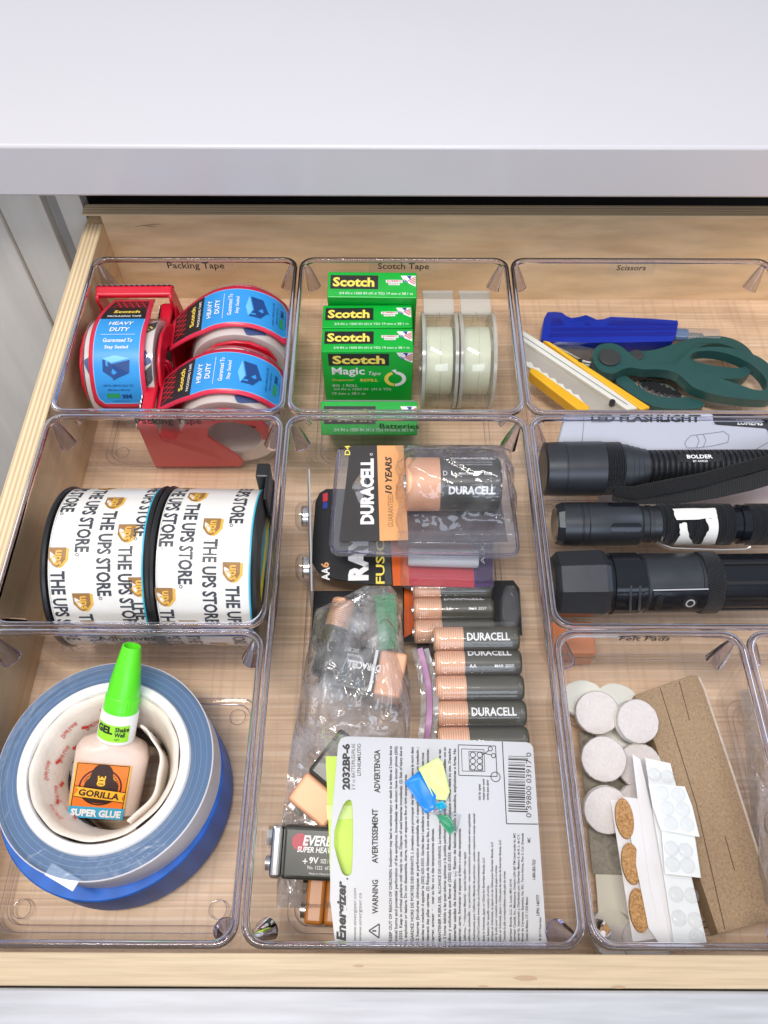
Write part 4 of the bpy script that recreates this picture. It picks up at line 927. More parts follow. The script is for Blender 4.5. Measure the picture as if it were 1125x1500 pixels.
ink('lettering', 'white', [PT(f, 'RAYOVAC', 525, 770, 156, 30, up=True, bold=.06), PT(f, 'AA', 477, 841, 19, 12, up=True, bold=.03), PT(f, 'ALKALINE', 707, 790, 72, 6, up=True)], flat, t, .0005)
ink('lettering', 'orange', [PT(f, '6', 476, 828, 8, 12, up=True, bold=.03)], flat, t, .0005)
ink('lettering', 'gold', [PT(f, 'FUSION', 557, 812, 86, 13, up=True, bold=.02)], flat, t, .0006)
ink('flag_print', 'flagred', [PG(f, [(473, 724), (480, 722), (480, 734), (473, 736)])], flat, t, .0005)
ink('flag_print', 'flagblue', [PG(f, [(473, 737), (480, 735), (480, 745), (473, 746)])], flat, t, .0005)
mb = MB(); c0 = f(655, 805); cw = abs(f(716, 805)[0] - f(580, 805)[0]); ch = abs(f(655, 856)[1] - f(655, 740)[1])
mb.prism(rrect(cw, ch, .005, 4, c0[0], c0[1]), lambda u, v: (u, v, .0003), lambda u, v: (c0[0] + (u - c0[0]) * .94, c0[1] + (v - c0[1]) * .93, .0135))
mb.build('blister', 'blister', t, 40, .0015)
for k in range(2):
    cc = f(652, 824 - 38 * k)
    b = MB().lathe([(.0050, -.023), (.0057, -.022), (.0057, .020), (.0050, .021)], 30, 'x', c=(cc[0] - .0005, cc[1], .0070)).build('battery', 'silverprint', t, 40)
    ink('lettering', 'ink', [T('WARNING MAY EXPLODE OR LEAK IF RECHARGED', .0, .0026, .036, .0014), T('OR DISPOSED OF IN FIRE', -.004, .0006, .026, .0012)], lambda u, v, off: (cc[0] + u, cc[1] + v + .001, .0070 + .0059 + off), b, 0)

# thin pack standing on edge, its clear blister towards the bin wall
pa, pb = P(452, 700, 0.050), P(456, 884, 0.040)
m = frame((pa + pb) / 2, pb - pa, (-1, 0, 0.10))
t = thing('battery_card', 'thin grey blister card standing on edge beside the black card', 'battery card', m)
ln_ = (pb - pa).length / 2
MB().prism([(-ln_, -.012), (-ln_ * .55, -.004), (ln_ * .75, -.002), (ln_, -.014), (ln_ * .95, -.036), (-ln_ * .9, -.040)], lambda u, v: (u, -v - .02, -.0005), lambda u, v: (u, -v - .02, .0005)).build('card', 'greycard', t)
for k, uu in enumerate((-ln_ * .40, ln_ * .42)):
    MB().lathe([(.0, .0095), (.0055, .0092), (.0090, .0070), (.0098, .0008)], 30, 'z', cap=False, c=(uu, -.004, 0)).build('blister', 'blister', t, 50)
    MB().lathe([(.0072, .0010), (.0072, .0044), (.0062, .0052)], 30, 'z', c=(uu, -.004, 0)).build('coin_cell', 'chrome', t, 40)

# big clamshell with one D cell in view
pA, pB = P(500, 737, 0.0640), P(745, 737, 0.0640)
m = frame(P(622, 737, 0.0640), pB - pA, (0, -0.06, 1)); f = onplane(m)
t = thing('battery_clamshell', 'clear clamshell battery pack marked D4 with one large cell', 'battery pack', m)
outl = [(499, 656), (735, 652), (741, 660), (762, 803), (757, 814), (745, 816), (494, 812), (484, 806), (482, 796), (493, 662)]
slab([f(*p) for p in outl], -0.0022, -0.0016).build('clamshell_tray', 'blister', t)
MB().prism([f(*p) for p in outl], lambda u, v: (u, v, -.0030), lambda u, v: (u * .985, v * .985, 0.0010)).build('clamshell_flange', 'blister', t, 40)
rim_ = [f(*p) for p in smooth_poly(outl, 1)]
MB().tube([(u * .985, v * .975, .0008) for u, v in rim_], .0011, 6, True).build('clamshell_rim', 'rim', t, 50)
cardp = [(513, 658), (592, 656), (598, 793), (498, 795)]
hole = [(526, 696), (532, 694), (537, 697), (537, 737), (532, 741), (526, 740), (520, 722), (514, 716)]
slab([f(*p) for p in [(513, 656), (552, 655), (556, 794), (497, 795)]], 0.0014, 0.0019, [[f(*p) for p in smooth_poly(hole, 1)]]).build('printed_card', 'charcoal', t)
slab([f(*p) for p in [(552.3, 655), (591, 655), (598, 793), (556.3, 794)]], 0.0014, 0.0019).build('printed_card', 'orange', t)
slab([f(*p) for p in [(591.3, 655), (722, 655), (744, 792), (598.3, 793)]], -0.0014, -0.0009).build('printed_card', 'umber', t)
ink('lettering', 'white', [PT(f, 'DURACELL', 538, 721, 96, 20, up=True, bold=.05), RG(*f(544, 668), .0006, .0009)], flat, t, .0020)
ink('lettering', 'gold', [PT(f, 'D4', 509, 662, 14, 8, up=True, bold=.01)], flat, t, .0020)
ink('lettering', 'upsbrown', [PT(f, 'GUARANTEED', 572, 750, 48, 8, up=True), PT(f, 'in storage', 581, 722, 22, 4, up=True)], flat, t, .0020)
ink('lettering', 'ink', [PT(f, '10 YEARS', 569, 698, 54, 10, up=True, bold=.03, shear=.2)], flat, t, .0020)
cD = f(660, 733)
rows = [T('DURACELL', .0120, .0155, .0270, .0042, 0, .04), T('D', -.0055, .0015, .0026, .0030), T('MN1300  1.5V  LR20', .0125, .0012, .0200, .0018, 0, .01), T('DURACELL', .0105, -.0090, .0280, .0052, 0, .04)]
rows += [T('Caution: may explode or leak if recharged', .011, .0112 - .0018 * k, .024, .0011) for k in range(3)]
cell(t, (cD[0], cD[1] + .002, .0165), .0166, .0575, .0205, rib=False, olive=False, rows=rows, roll=-.22)
# crinkled bubble over the cell
def bub(a, b):
    u = -.034 + .074 * a; v = -.030 + .070 * b
    y = cD[1] + v
    prof = sqrt(max(0, .0205 ** 2 - min(abs(v - .002), .0205) ** 2)) + .0165 if abs(v - .002) < .0205 else .0165 * (1 - (abs(v - .002) - .0205) / .03)
    e = min(1, min(a, 1 - a) * 7) ** .5 * min(1, min(b, 1 - b) * 9) ** .5
    wv = .0011 * sin(31 * a + 9 * b * b * 5) * sin(13 * b + 17 * a) + .0006 * sin(70 * a * b + 20 * b)
    return (cD[0] + u + .0012 * sin(23 * b), y, .0022 + max(.001, prof - .001 + wv) * e)
MB().grid(bub, 40, 40).build('bubble', 'crinkle', t, 80)
MB().box(cD[0] - .034, cD[0] + .040, cD[1] - .0335, cD[1] - .0240, .001, .0055).build('bubble_step', 'blister', t, 40, .001)

# white card pack, back side up
m = frame(P(648, 1232, 0.0600), P(782, 1238, .0600) - P(500, 1232, .0600), (0, -0.07, 1)); f = onplane(m)
ec = thing('battery_card', 'white coin battery card with black warning text and torn green corner', 'battery card', m)
E = lambda x, y: (480 + x / 3.409, 1070 + y / 3.409)
q = lambda pts: [f(*E(*p)) for p in pts]
card = [(95, 28), (990, 58), (1012, 64), (1026, 84), (1094, 1055), (1088, 1072), (1072, 1080), (80, 1086), (52, 1078), (36, 1056), (12, 850), (14, 500), (52, 70), (66, 40)]
hole = smooth_poly([(100, 342), (122, 352), (128, 440), (124, 700), (108, 728), (78, 722), (60, 682), (22, 540), (68, 385)], 1)
slab(q(card), -0.0006, 0.0, [q(hole)]).build('card', 'cardwhite', ec, bevel=.0001)
tx, bd = [], []
def up(s, x, y0, y1, h, bold=0.0, shear=0.0):
    px, py = E(x, (y0 + y1) / 2); return PT(f, s, px, py, (y1 - y0) / 3.409, h / 3.409, up=True, bold=bold, shear=shear)
bd += [up('2032BP-6', 92, 65, 295, 40, .05), up('Energizer', 75, 748, 1050, 62, .045, .22), up('.', 98, 736, 746, 10, .05), up('WARNING', 237, 745, 915, 30, .03), up('AVERTISSEMENT', 236, 390, 662, 30, .03), up('ADVERTENCIA', 247, 95, 310, 30, .03)]
tx += [up('3 V cc BATTS/PILES/PILAS', 128, 65, 295, 18), up('LITHIUM/LITIO', 157, 65, 225, 18, .01), up('www.energizer.com', 138, 785, 1050, 20), up('www.energizer.ca', 164, 810, 1050, 20)]
body = [('(1) KEEP OUT OF REACH OF CHILDREN. Swallowing may lead to serious injury or death in as little as 2 hours due to', 316, 52, 1055), ('chemical burns and potential perforation of the esophagus. Immediately see doctor; have doctor phone (202)', 343, 55, 1055),
        ('625-3333. Keep in original package until ready to use. Dispose of used batteries immediately. (2) Risk of injury due to', 367, 55, 1057), ('fire, explosion or leakage. Do not disassemble, charge, crush or expose to fire or high temperatures.', 391, 200, 1057),
        ('(1) GARDEZ HORS DE PORTEE DES ENFANTS. L ingestion peut provoquer des blessures et meme la mort dans', 424, 58, 1057), ('les 2 heures (brulures chimiques et perforation potentielle de l oesophage). Consultez un medecin ;', 450, 60, 1057),
        ('demandez au medecin d appeler le (202) 625-3333. Gardez dans l emballage original jusqu a usage. Debarrassez-vous', 476, 88, 1057), ('rapidement des piles usagees. (2) Risque de blessure due au feu, a une explosion ou a une fuite. Ne pas demonter,', 501, 66, 1057),
        ('charger, ecraser, exposer au feu ou a des temperatures elevees.', 526, 480, 1057), ('(1) MANTENER FUERA DEL ALCANCE DE LOS NINOS. La ingestion puede causar lesiones graves o la muerte en tan', 561, 70, 1057),
        ('solo 2 horas debido a las quemaduras quimicas y la posible perforacion del esofago. Vea un medico de inmediato con un', 586, 60, 1057), ('medico y solicitele que llame al (202) 625-3333. Mantener en el empaque original hasta su uso. Deseche', 610, 66, 1057),
        ('las baterias usadas de inmediato. (2) Riesgo de lesiones debido a incendios, explosiones o fugas. No', 636, 66, 1057), ('desarmar, cargar, fragmentar ni exponer al fuego o a altas temperaturas.', 660, 480, 1057)]
for s_, x, a, b in body: tx.append(up(s_, x, a, b, 20, .034))
small = [('California Perchlorate Material - special handling may apply', 686, 600, 1055), ('California seulement : au perchlorate - une manutention speciale peut etre applicable', 708, 405, 1055), ('Exclusivamente para California: Material de perclorato - pueden requerirse manejo especial', 732, 405, 1055), ('See/Voir/Consulte www.dtsc.ca.gov/hazardouswaste/perchlorate', 754, 600, 1055),
         ('Made in Indonesia, Japan or China for Energizer Brands, LLC', 780, 630, 1055), ('See battery for specific country of origin.', 802, 770, 1055), ('Fabrique en Indonesie, au Japon ou en Chine pour Energizer Brands, LLC', 822, 550, 1055), ('Voir la pile pour connaitre exactement le pays d origine', 842, 670, 1055), ('Hecho en Indonesia, Japon o China para las marcas de Energizer Brands, LLC', 862, 540, 1055), ('Consulte la pila correspondiente a cada pais de origen', 884, 700, 1055),
         ('Energizer Brands, LLC, St. Louis, MO 63141', 915, 740, 1052), ('Energizer Canada, Inc., Mississauga, Ontario L5N 6J5 TM Used under lic. MC', 934, 505, 1052), ('Usager lic. Importado y Distribuido por: Energizer Mexico S. de R. L. de C.V.', 954, 510, 1052), ('Miguel de Cervantes Saavedra, No 301, Torre Norte, Piso 3, Col. Granada', 974, 505, 1052), ('Ciudad de Mexico, C.P. 11520 Mexico', 995, 830, 1052),
         ('1-800-383-7323', 1030, 645, 745), ('UPN 140777', 1050, 820, 925), ('© 2017 Energizer', 1062, 930, 1050), ('MC', 1005, 535, 560), ('cut to open', 760, 268, 348), ('couper pour ouvrir', 780, 240, 348), ('corte para abrir', 800, 245, 348)]
for s_, x, a, b in small: tx.append(up(s_, x, a, b, 16, .030))
bd += [up('0 39800 03917 0', 1004, 108, 432, 26)]
rnd = random.Random(3)
y = 128
while y < 402:
    wd_ = rnd.choice((2.6, 2.6, 5, 7)); a = f(*E(902, y)); b = f(*E(1000 if (y < 150 or y > 380) else 986, y + 4)); bd.append(LN(a[0], a[1], b[0], b[1], wd_ / 3.409 * .00033)); y += wd_ + rnd.choice((2.6, 4.5, 6.5))
def ln(a, b, w_=.00045): p, r_ = f(*E(*a)), f(*E(*b)); return LN(p[0], p[1], r_[0], r_[1], w_)
bd += [ln((872, 56), (893, 466)), ln((893, 466), (1050, 468))]
def poly_lines(pts, w_=.0004, close=True): return [ln(pts[i], pts[(i + 1) % len(pts)], w_) for i in range(len(pts) if close else len(pts) - 1)]
bd += poly_lines([(652, 72), (838, 78), (846, 230), (655, 224)]) + poly_lines([(668, 92), (780, 96), (785, 205), (672, 203)], .0003) + poly_lines([(705, 105), (772, 108), (774, 200), (708, 198)], .0003)
for i in range(3):
    for j in range(2):
        c_ = f(*E(725 + 34 * j, 122 + 31 * i)); bd.append(RG(c_[0], c_[1], .0012, .0016))
c_ = f(*E(838, 232)); bd.append(RG(c_[0], c_[1], .0022, .0026)); c_ = f(*E(812, 92)); bd.append(RG(c_[0], c_[1], .0009, .0013)); c_ = f(*E(828, 126)); bd.append(RG(c_[0], c_[1], .0009, .0013))
bd += [ln((806, 100), (770, 124), .0004), ln((820, 124), (775, 112), .0004)]
bd += poly_lines([(206, 1000), (258, 966), (256, 1036)], .0006) + [ln((222, 1001), (243, 1001), .0007)]
ink('lettering', 'ink', tx, flat, ec, .00010)['kind'] = 'stuff'; ink('bold_print', 'ink', bd, flat, ec, .00012)['kind'] = 'stuff'
def flap(name, mat, pts, lift):
    P2 = q(pts); cx_ = sum(p[0] for p in P2) / len(P2); cy_ = sum(p[1] for p in P2) / len(P2)
    mb = MB(); n = len(P2); rings = []
    for k in range(4):
        s_ = 1 - k / 3.4
        rings.append([(cx_ + (p[0] - cx_) * s_, cy_ + (p[1] - cy_) * s_, lift[i % len(lift)] * s_ ** 1.5 + .0012) for i, p in enumerate(P2)])
    mb.loops(rings, cap1=True); return mb.build(name, mat, ec, 60, solid=.0004)
flap('torn_flap', 'foilblue', [(383, 268), (455, 206), (540, 330), (532, 400), (488, 417), (440, 350)], [.004, .001, .0015, .003, .0005, .002])
flap('torn_flap', 'limelight', [(452, 196), (545, 150), (570, 168), (608, 310), (588, 356), (532, 348), (490, 270)], [.002, .006, .005, .002, .004, .001])
flap('torn_flap', 'foilgreen', [(540, 425), (600, 430), (640, 490), (606, 528), (575, 480)], [.001, .003, .002, .004])
flap('torn_flap', 'blister', [(500, 415), (560, 395), (665, 425), (640, 520), (590, 440)], [.003, .004, .002, .005])
flap('torn_flap', 'cyan', [(530, 370), (575, 358), (592, 385), (560, 412)], [.002, .003])
for i in range(5):
    a_, b_ = [((700, 900), (680, 1000)), ((560, 820), (600, 800)), ((520, 870), (535, 910)), ((690, 930), (720, 880)), ((615, 740), (640, 690))][i]
    ink('scuff', 'cardwhite', [G(q([a_, (a_[0] + 14, a_[1] - 6), b_, (b_[0] - 8, b_[1] + 12)]))], flat, ec, .00022)
# lime card pack underneath
m2 = frame(P(600, 1220, 0.0520), (1, 0.0, 0), (0, -0.05, 1)); f2 = onplane(m2)
t = thing('battery_card', 'lime green card showing beside and through the white card', 'battery card', m2)
slab([f2(*p) for p in [(477, 1108), (560, 1106), (560, 1300), (484, 1300), (481, 1200)]], -.001, 0).build('card', 'lime', t)
slab([f2(*p) for p in [(478, 1180), (530, 1180), (530, 1200), (480, 1201)]], .0002, .0006).build('printed_band', 'limelight', t)

# nine volt batteries
def nine_volt(name_label, mat4, body, end, items=(), end_len=.016, badge=None, terminals=True, inkmat='white'):
    t = thing('nine_volt_battery', name_label, 'battery', mat4, 'nine volt batteries')
    hx, hy, hz = .0235, .0131, .0086
    MB().box(-hx, hx - end_len, -hy, hy, -hz, hz).build('battery_case', body, t, bevel=.0022, seg=3)
    MB().box(hx - end_len + .0001, hx, -hy, hy, -hz, hz).build('battery_end', end, t, bevel=.0020, seg=3)
    if terminals:
        MB().lathe([(.0040, hx), (.0040, hx + .0028), (.0030, hx + .0030)], 20, 'x', c=(0, .0064, 0)).build('terminal', 'chrome', t, 40)
        MB().lathe([(.0052, hx), (.0056, hx + .0026), (.0040, hx + .0028)], 8, 'x', c=(0, -.0064, 0)).build('terminal', 'chrome', t, 40)
    if items: ink('lettering', inkmat, items, lambda u, v, off: (u, v, hz + off), t, .00015)
    if badge: ink('badge', badge[0], badge[1], lambda u, v, off: (u, v, hz + off), t, .00012)
    return t
pa, pb = P(474, 972, .058), P(590, 992, .058)
nine_volt('copper ended nine volt battery inside the clear zip bag', frame((pa + pb) / 2 + Vector((0, 0, -.004)), pb - pa, (0, -.08, 1)), 'cell', 'copper',
          [T('DURACELL', .0005, .0015, .0190, .0044, pi, .035), T('MN1604', -.006, .0065, .008, .0018, pi), T('DEC 2017', -.008, .0095, .008, .0022, pi), R(.0062, 0, .0016, .024)], .0155, terminals=False)
pa, pb = P(505, 1112, .046), P(452, 1182, .040)
nine_volt('nine volt battery with copper end poking out beside the lime card', frame(P(488, 1140, .034), pb - pa, (0.1, -.1, 1)), 'cell', 'copper', [], .018)
pa, pb = P(520, 1252, .052), P(412, 1247, .052)
nine_volt('black nine volt battery with red badge and silver end', frame(P(464, 1248, .0360), pb - pa, (0, -.25, 1)), 'cell', 'chrome',
          [T('EVEREADY', -.0065, -.0060, .0265, .0050, pi, .03, .2), T('SUPER HEAVY DUTY', -.0050, -.0016, .0290, .0028, pi, .02, .2), T('+', .0050, .0040, .0026, .0026, pi, .0), T('9V', .0005, .0034, .0048, .0032, pi, .02), T('SIZE / FORMAT', -.0085, .0036, .0110, .0020, pi, .01), T('No. 1222  6F22  9 V', -.0050, .0068, .0170, .0017, pi), T('Made in China for Energizer', -.006, .0098, .017, .0011, pi)], .0060,
          ('redbadge', [D(.0083, -.0052, .0042)]))
nine_volt('amber nine volt battery lying under the black one', frame(P(515, 1318, .0200), (-1, 0.06, 0), (0, -.1, 1)), 'brownbatt', 'brownbatt', [], .010)
t = thing('small_battery', 'loose copper topped battery in the mouth of the zip bag', 'battery', frame(P(498, 902, .0470), P(488, 925, .045) - P(500, 885, .048), (0, 0, 1)))
MB().lathe([(.0060, -.010), (.0072, -.009), (.0072, .008)], 30, 'x').build('copper_end', 'copperrib', t, 40)
MB().lathe([(.0072, .0081), (.0072, .036), (.0060, .038)], 30, 'x').build('battery_case', 'cell', t, 40)
t = thing('battery_carton', 'black carton end standing behind the zip bag', 'carton', Matrix.Translation(P(500, 890, .030)))
MB().box(-.018, .016, -.020, .012, -.024, 0).build('carton_body', 'black', t, bevel=.0006)
m = frame(P(566, 912, .0440), (1, 0.05, 0.1), (0, -0.3, 1)); f = onplane(m)
t = thing('card_insert', 'green printed card inside the zip bag', 'card', m)
slab([f(*p) for p in [(548, 872), (580, 868), (584, 950), (556, 952)]], -.0006, 0).build('card', 'greencard', t)
slab([f(*p) for p in [(528, 878), (547, 872), (555, 952), (542, 945)]], -.0016, -.0008).build('card', 'charcoal', t)

# zip bag: two crumpled film sheets welded at the edges, with a mauve zip
LX = [(858, 535), (872, 508), (893, 462), (930, 456), (960, 449), (1010, 441), (1060, 432), (1110, 424), (1160, 418), (1235, 409), (1330, 404)]
RX = [(858, 572), (872, 584), (893, 586), (930, 590), (960, 594), (1010, 602), (1060, 601), (1110, 598), (1160, 590), (1235, 560), (1330, 520)]
def interp(tb, y):
    for (a, b), (c, d) in zip(tb, tb[1:]):
        if a <= y <= c: return b + (d - b) * (y - a) / (c - a)
    return tb[-1][1]
def hz(a, b):
    import mathutils
    n = mathutils.noise.noise(Vector((a * 4.2, b * 7.0, 1.3))); n2 = mathutils.noise.noise(Vector((a * 11 + b * 4, b * 17, 4.1)))
    return .0045 * n + .0022 * n2
zb = thing('zip_bag', 'crumpled clear zip bag of loose batteries with mauve zip', 'bag')
def sheet(top):
    def g(a, b):
        py = 858 + (1330 - 858) * b; px = interp(LX, py) * (1 - a) + interp(RX, py) * a
        e = (max(0, min(1, min(a, 1 - a) * 5)) * max(0, min(1, min(b, 1 - b) * 8))) ** .6
        base = .050 + .006 * sin(b * 3)
        zt = base + .0165 * e + hz(a, b) * (.35 + e) if b < .43 else base + .0165 * e * max(0, 1 - (b - .43) * 6) - min(1, (b - .43) * 8) * .014 - (b - .43) * .028 + hz(a, b) * .5
        zb_ = base - .006 - .014 * e - max(0, b - .5) * .026 + hz(a + 3, b) * .6
        return P(px, py, zt if top else max(zb_, .007))
    return MB().grid(g, 44, 84).build('film', 'film', zb, 80)
sheet(True); sheet(False)
for k in range(3):
    mb = MB(); pts = []
    for i in range(15):
        f_ = i / 14; py = 950 + 135 * f_; px = 606 + 9 * k + 10 * sin(f_ * 3.0) + (8 * f_)
        pts.append(P(px, py, .050 + .004 * sin(f_ * 9 + k)))
    mb.ribbon(pts, (1, 0, .3), .0032, .0005).build('zip_strip', 'zip' if k == 1 else 'film', zb, 60)

# ------------------------------------------------------------------ flashlights
def ribs(x0, x1, r, d, step):
    o = []; x = x0
    while x < x1: o += [(x, r - d), (x + step * .25, r), (x + step * .6, r), (x + step * .85, r - d)]; x += step
    return o
def torch(label, pl, pr_, z, prof, parts_fn):
    """prof: (name, mat, [(pixel x, pixel radius), ...], sides) along the axis through two pixels"""
    A_, B_ = P(pl[0], pl[1], z), P(pr_[0], pr_[1], z)
    m = frame(A_, B_ - A_, (0, -.85, 1)); k = mpp((pl[0] + pr_[0]) / 2, pl[1], z + .012); L0 = (B_ - A_).length / (pr_[0] - pl[0])
    t = thing('flashlight', label, 'flashlight', m, 'black flashlights')
    for nm, mat, pts, sides in prof:
        mb = MB(); mb.lathe([(r * k, (x - pl[0]) * L0) for x, r in pts], sides, 'x')
        if sides < 20:
            for i, v in enumerate(mb.v): pass
        mb.build(nm, mat, t, 25 if sides < 20 else 35)
    parts_fn(t, lambda x: (x - pl[0]) * L0, k)
    return t
def cyl_map(r, x0): return lambda u, v, off: (x0 + u, (r + off) * sin(v / r), (r + off) * cos(v / r))
def fl1(t, X, k):
    MB().lathe([(30 * k, X(796)), (20 * k, X(801)), (8 * k, X(812)), (2 * k, X(818))], 40, 'x').build('reflector', 'lens', t, 40)
    b = MB()
    mp = cyl_map(27.2 * k, X(1016))
    ink('badge', 'black', [G(rrect(66 * k, 15 * k, 7 * k, 5, 0, .0078))], mp, t, .0001, .002)
    ink('lettering', 'white', [T('BOLDER', 0, .0085, 38 * k, 7 * k, 0, .03), T('BY ANKER', 0, .0052, 22 * k, 3 * k, 0, .01)], mp, t, .0003, .002)
    pts = [(X(893), -.0150, .0105), (X(920), -.0150, .0135), (X(960), -.0105, .0185), (X(1010), -.0060, .0205), (X(1060), .0, .0205), (X(1125), .0075, .0195), (X(1190), .012, .018)]
    MB().ribbon(pts, (0, 1, .6), .0105, .0012).build('wrist_strap', 'strap', t, 40)
    pts = [(X(893), -.0155, .0090), (X(935), -.0175, .0105), (X(985), -.0170, .0125), (X(1035), -.0135, .0160), (X(1080), -.0085, .0185), (X(1135), -.001, .0195), (X(1190), .004, .019)]
    MB().ribbon(pts, (0, 1, -.2), .0100, .0012).build('wrist_strap', 'strap', t, 40)
torch('black flashlight with wrist strap and the word BOLDER', (800, 687), (1125, 684), 0.0600,
      [('head', 'flash', [(795, 34), (797, 40), (822, 41), (822.5, 40.2), (824, 40.2), (824.5, 41), (880, 41), (882, 39)], 56), ('knurled_collar', 'knurl', ribs(882, 904, 40, 1.2, 3.6) + [(905, 37)], 56),
       ('neck', 'flash', [(905, 37), (918, 36), (919, 34), (926, 33.5), (927, 32), (934, 31.5), (935, 30), (944, 29)], 48), ('barrel', 'knurlfine', [(944, 28)] + ribs(945, 1200, 27.3, .8, 4.0), 48)], fl1)
def fl2(t, X, k):
    MB().lathe([(27 * k, X(812)), (16 * k, X(818)), (4 * k, X(828))], 36, 'x').build('reflector', 'lens', t, 40)
    for v in (-.0155, .003, .021):
        mp = cyl_map(32.8 * k, X(908))
        ink('head_flat', 'flashgloss', [G(rrect(46 * k, .0060, .0030, 6, 0, v - .0030))], mp, t, .00025, .002)
    mp = cyl_map(31.4 * k, X(1007))
    rr = random.Random(5)
    def rag(pts, j=.0005):
        o = []
        for i in range(len(pts)):
            a, b = pts[i], pts[(i + 1) % len(pts)]
            for s_ in range(4): o.append((a[0] + (b[0] - a[0]) * s_ / 4 + rr.uniform(-j, j), a[1] + (b[1] - a[1]) * s_ / 4 + rr.uniform(-j, j)))
        return o
    for pc in ([(-.0135, .0120), (.0135, .0130), (.0140, .0055), (-.0120, .0050)], [(-.0100, .0020), (-.0060, .0030), (-.0030, -.0060), (.0010, -.0120), (-.0110, -.0140), (-.0095, -.0050)],
               [(.0060, .0052), (.0140, .0055), (.0150, -.0140), (.0020, -.0155), (-.0100, -.0150), (-.0095, -.0125), (.0060, -.0130), (.0065, -.0050), (.0085, -.0010)]):
        n = 5
        pts = rag(pc)
        ink('torn_sticker', 'tornpaper', [G(pts)], mp, t, .0007, .0025)
    cl = [(X(958), -.0105, .0060), (X(965), -.0125, .0070), (X(978), -.0145, .0082), (X(1000), -.0150, .0080), (X(1050), -.0158, .0078), (X(1085), -.0152, .0085), (X(1092), -.0130, .0100)]
    MB().ribbon(cl, (0, 1, 1.4), .0032, .0007).build('pocket_clip', 'chrome', t, 40)
torch('black flashlight with torn white sticker and steel pocket clip', (812, 768), (1125, 768), 0.0500,
      [('bezel', 'flash', [(812, 27), (814, 30), (822, 33)], 8), ('head', 'flash', [(822, 33), (846, 33.5), (847, 32.6), (848.5, 32.6), (849, 33.5), (856, 33.5), (857, 32.6), (858, 33.4), (930, 33), (934, 31), (936, 28)], 48), ('neck', 'flash', [(936, 28), (944, 27.5), (945, 29), (950, 29), (951, 27.5), (962, 28)], 48),
       ('knurled_grip', 'knurl', [(962, 29)] + ribs(963, 1064, 31.4, 1.3, 4.2) + [(1065, 29)], 56), ('ring', 'flashgloss', [(1065, 27), (1078, 27), (1079, 30), (1090, 30)], 48), ('knurled_grip', 'knurl', [(1090, 30)] + ribs(1091, 1200, 31.5, 1.3, 4.2), 56)], fl2)
def fl3(t, X, k):
    MB().lathe([(38 * k, X(807)), (24 * k, X(812)), (6 * k, X(825))], 36, 'x').build('reflector', 'lens', t, 40)
    for v in (-.012, -.006, 0.0):
        pass
    for x in (910, 923):
        MB().box(X(x) - .0007, X(x) + .0007, -.0125, .003, 45.4 * k * .93, 46.6 * k).build('cooling_slot', 'black', t)
    mp = cyl_map(44.8 * k, X(980))
    pn = MB().grid(lambda a, b: mp((a - .5) * .0330, -.0165 + .0165 * b, .0006), 6, 8).build('switch_panel', 'flashgloss', t, 50)
    ink('switch_button', 'black', [D(.0068, -.0085, .0046)], mp, pn, .0009, .003)
    ink('switch_mark_highlight', 'silverprint', [RG(.0068, -.0085, .0020, .0028), LN(-.0165, .0002, .0165, .0005, .0006)], mp, pn, .0012)  # ring is the switch mark; the straight line is a painted edge highlight
    ink('charging_cover', 'black', [G(rrect(.0040, .0105, .0018, 5, -.0118, -.0085))], mp, pn, .0009, .003)
    for a in (-.9, -.2, .35, 1.0):
        MB().box(X(1046), X(1200), -.0010, .0010, 0, .0006).build('barrel_groove', 'black', t).matrix_local = Matrix.Rotation(a, 4, 'X') @ Matrix.Translation((0, 0, 43.1 * k))
torch('large black flashlight with faceted head and round switch', (808, 856), (1125, 852), 0.0480,
      [('bezel', 'flash', [(806, 40), (808, 44), (814, 50)], 8), ('faceted_head', 'flash', [(814, 50), (877, 52), (885, 48)], 8), ('neck', 'flashgloss', [(884, 44), (890, 43.5), (891, 46.5), (930, 46.5), (931, 43), (936, 43)], 56),
       ('switch_body', 'flash', [(936, 43), (938, 45), (1014, 45), (1016, 43.5), (1020, 43.5)], 56), ('knurled_collar', 'knurl', [(1020, 46), (1022, 47), (1043, 47), (1045, 45.5)], 64), ('barrel', 'flashgloss', [(1045, 43), (1200, 43)], 56)], fl3)
# flashlight cartons behind
m = frame(P(960, 632, 0.0750), P(1125, 640, .075) - P(820, 632, .075), (0, -.85, 1)); f = onplane(m)
t = thing('flashlight_carton', 'pale grey flashlight carton with black lettering behind the flashlights', 'carton', m)
slab([f(*p) for p in [(827, 609), (1046, 606), (1048, 622), (1125, 628), (1140, 672), (980, 680), (816, 652)]], -.0045, 0).build('carton_body', 'cartongrey', t, bevel=.002, seg=4)
ink('lettering', 'ink', [PT(f, 'LED FLASHLIGHT', 946, 613, 160, 11, bold=.04)], flat, t, .0002)
ol = []
def pl_(pts, w_=.0004):
    for a, b in zip(pts, pts[1:]):
        p_, r_ = f(*a), f(*b); ol.append(LN(p_[0], p_[1], r_[0], r_[1], w_))
pl_([(1005, 645), (1012, 638), (1030, 636), (1060, 632), (1068, 638), (1066, 648), (1045, 653), (1022, 656), (1006, 656), (1003, 650), (1005, 645)]); pl_([(1030, 636), (1034, 645), (1030, 655)]); pl_([(1020, 637), (1024, 646), (1020, 656)]); pl_([(857, 604), (855, 620), (852, 655)]); pl_([(1090, 668), (1125, 648)])
ink('line_drawing', 'lineink', ol, flat, t, .0002)
t = thing('flashlight_carton', 'dark carton reading LUMENS in the back corner', 'carton', frame(P(1105, 622, .0755), (1, -.04, 0), (0, -.85, 1)))
MB().box(-.026, .05, -.010, .0045, -.004, 0.0004).build('carton_body', 'cartondark', t, bevel=.001)
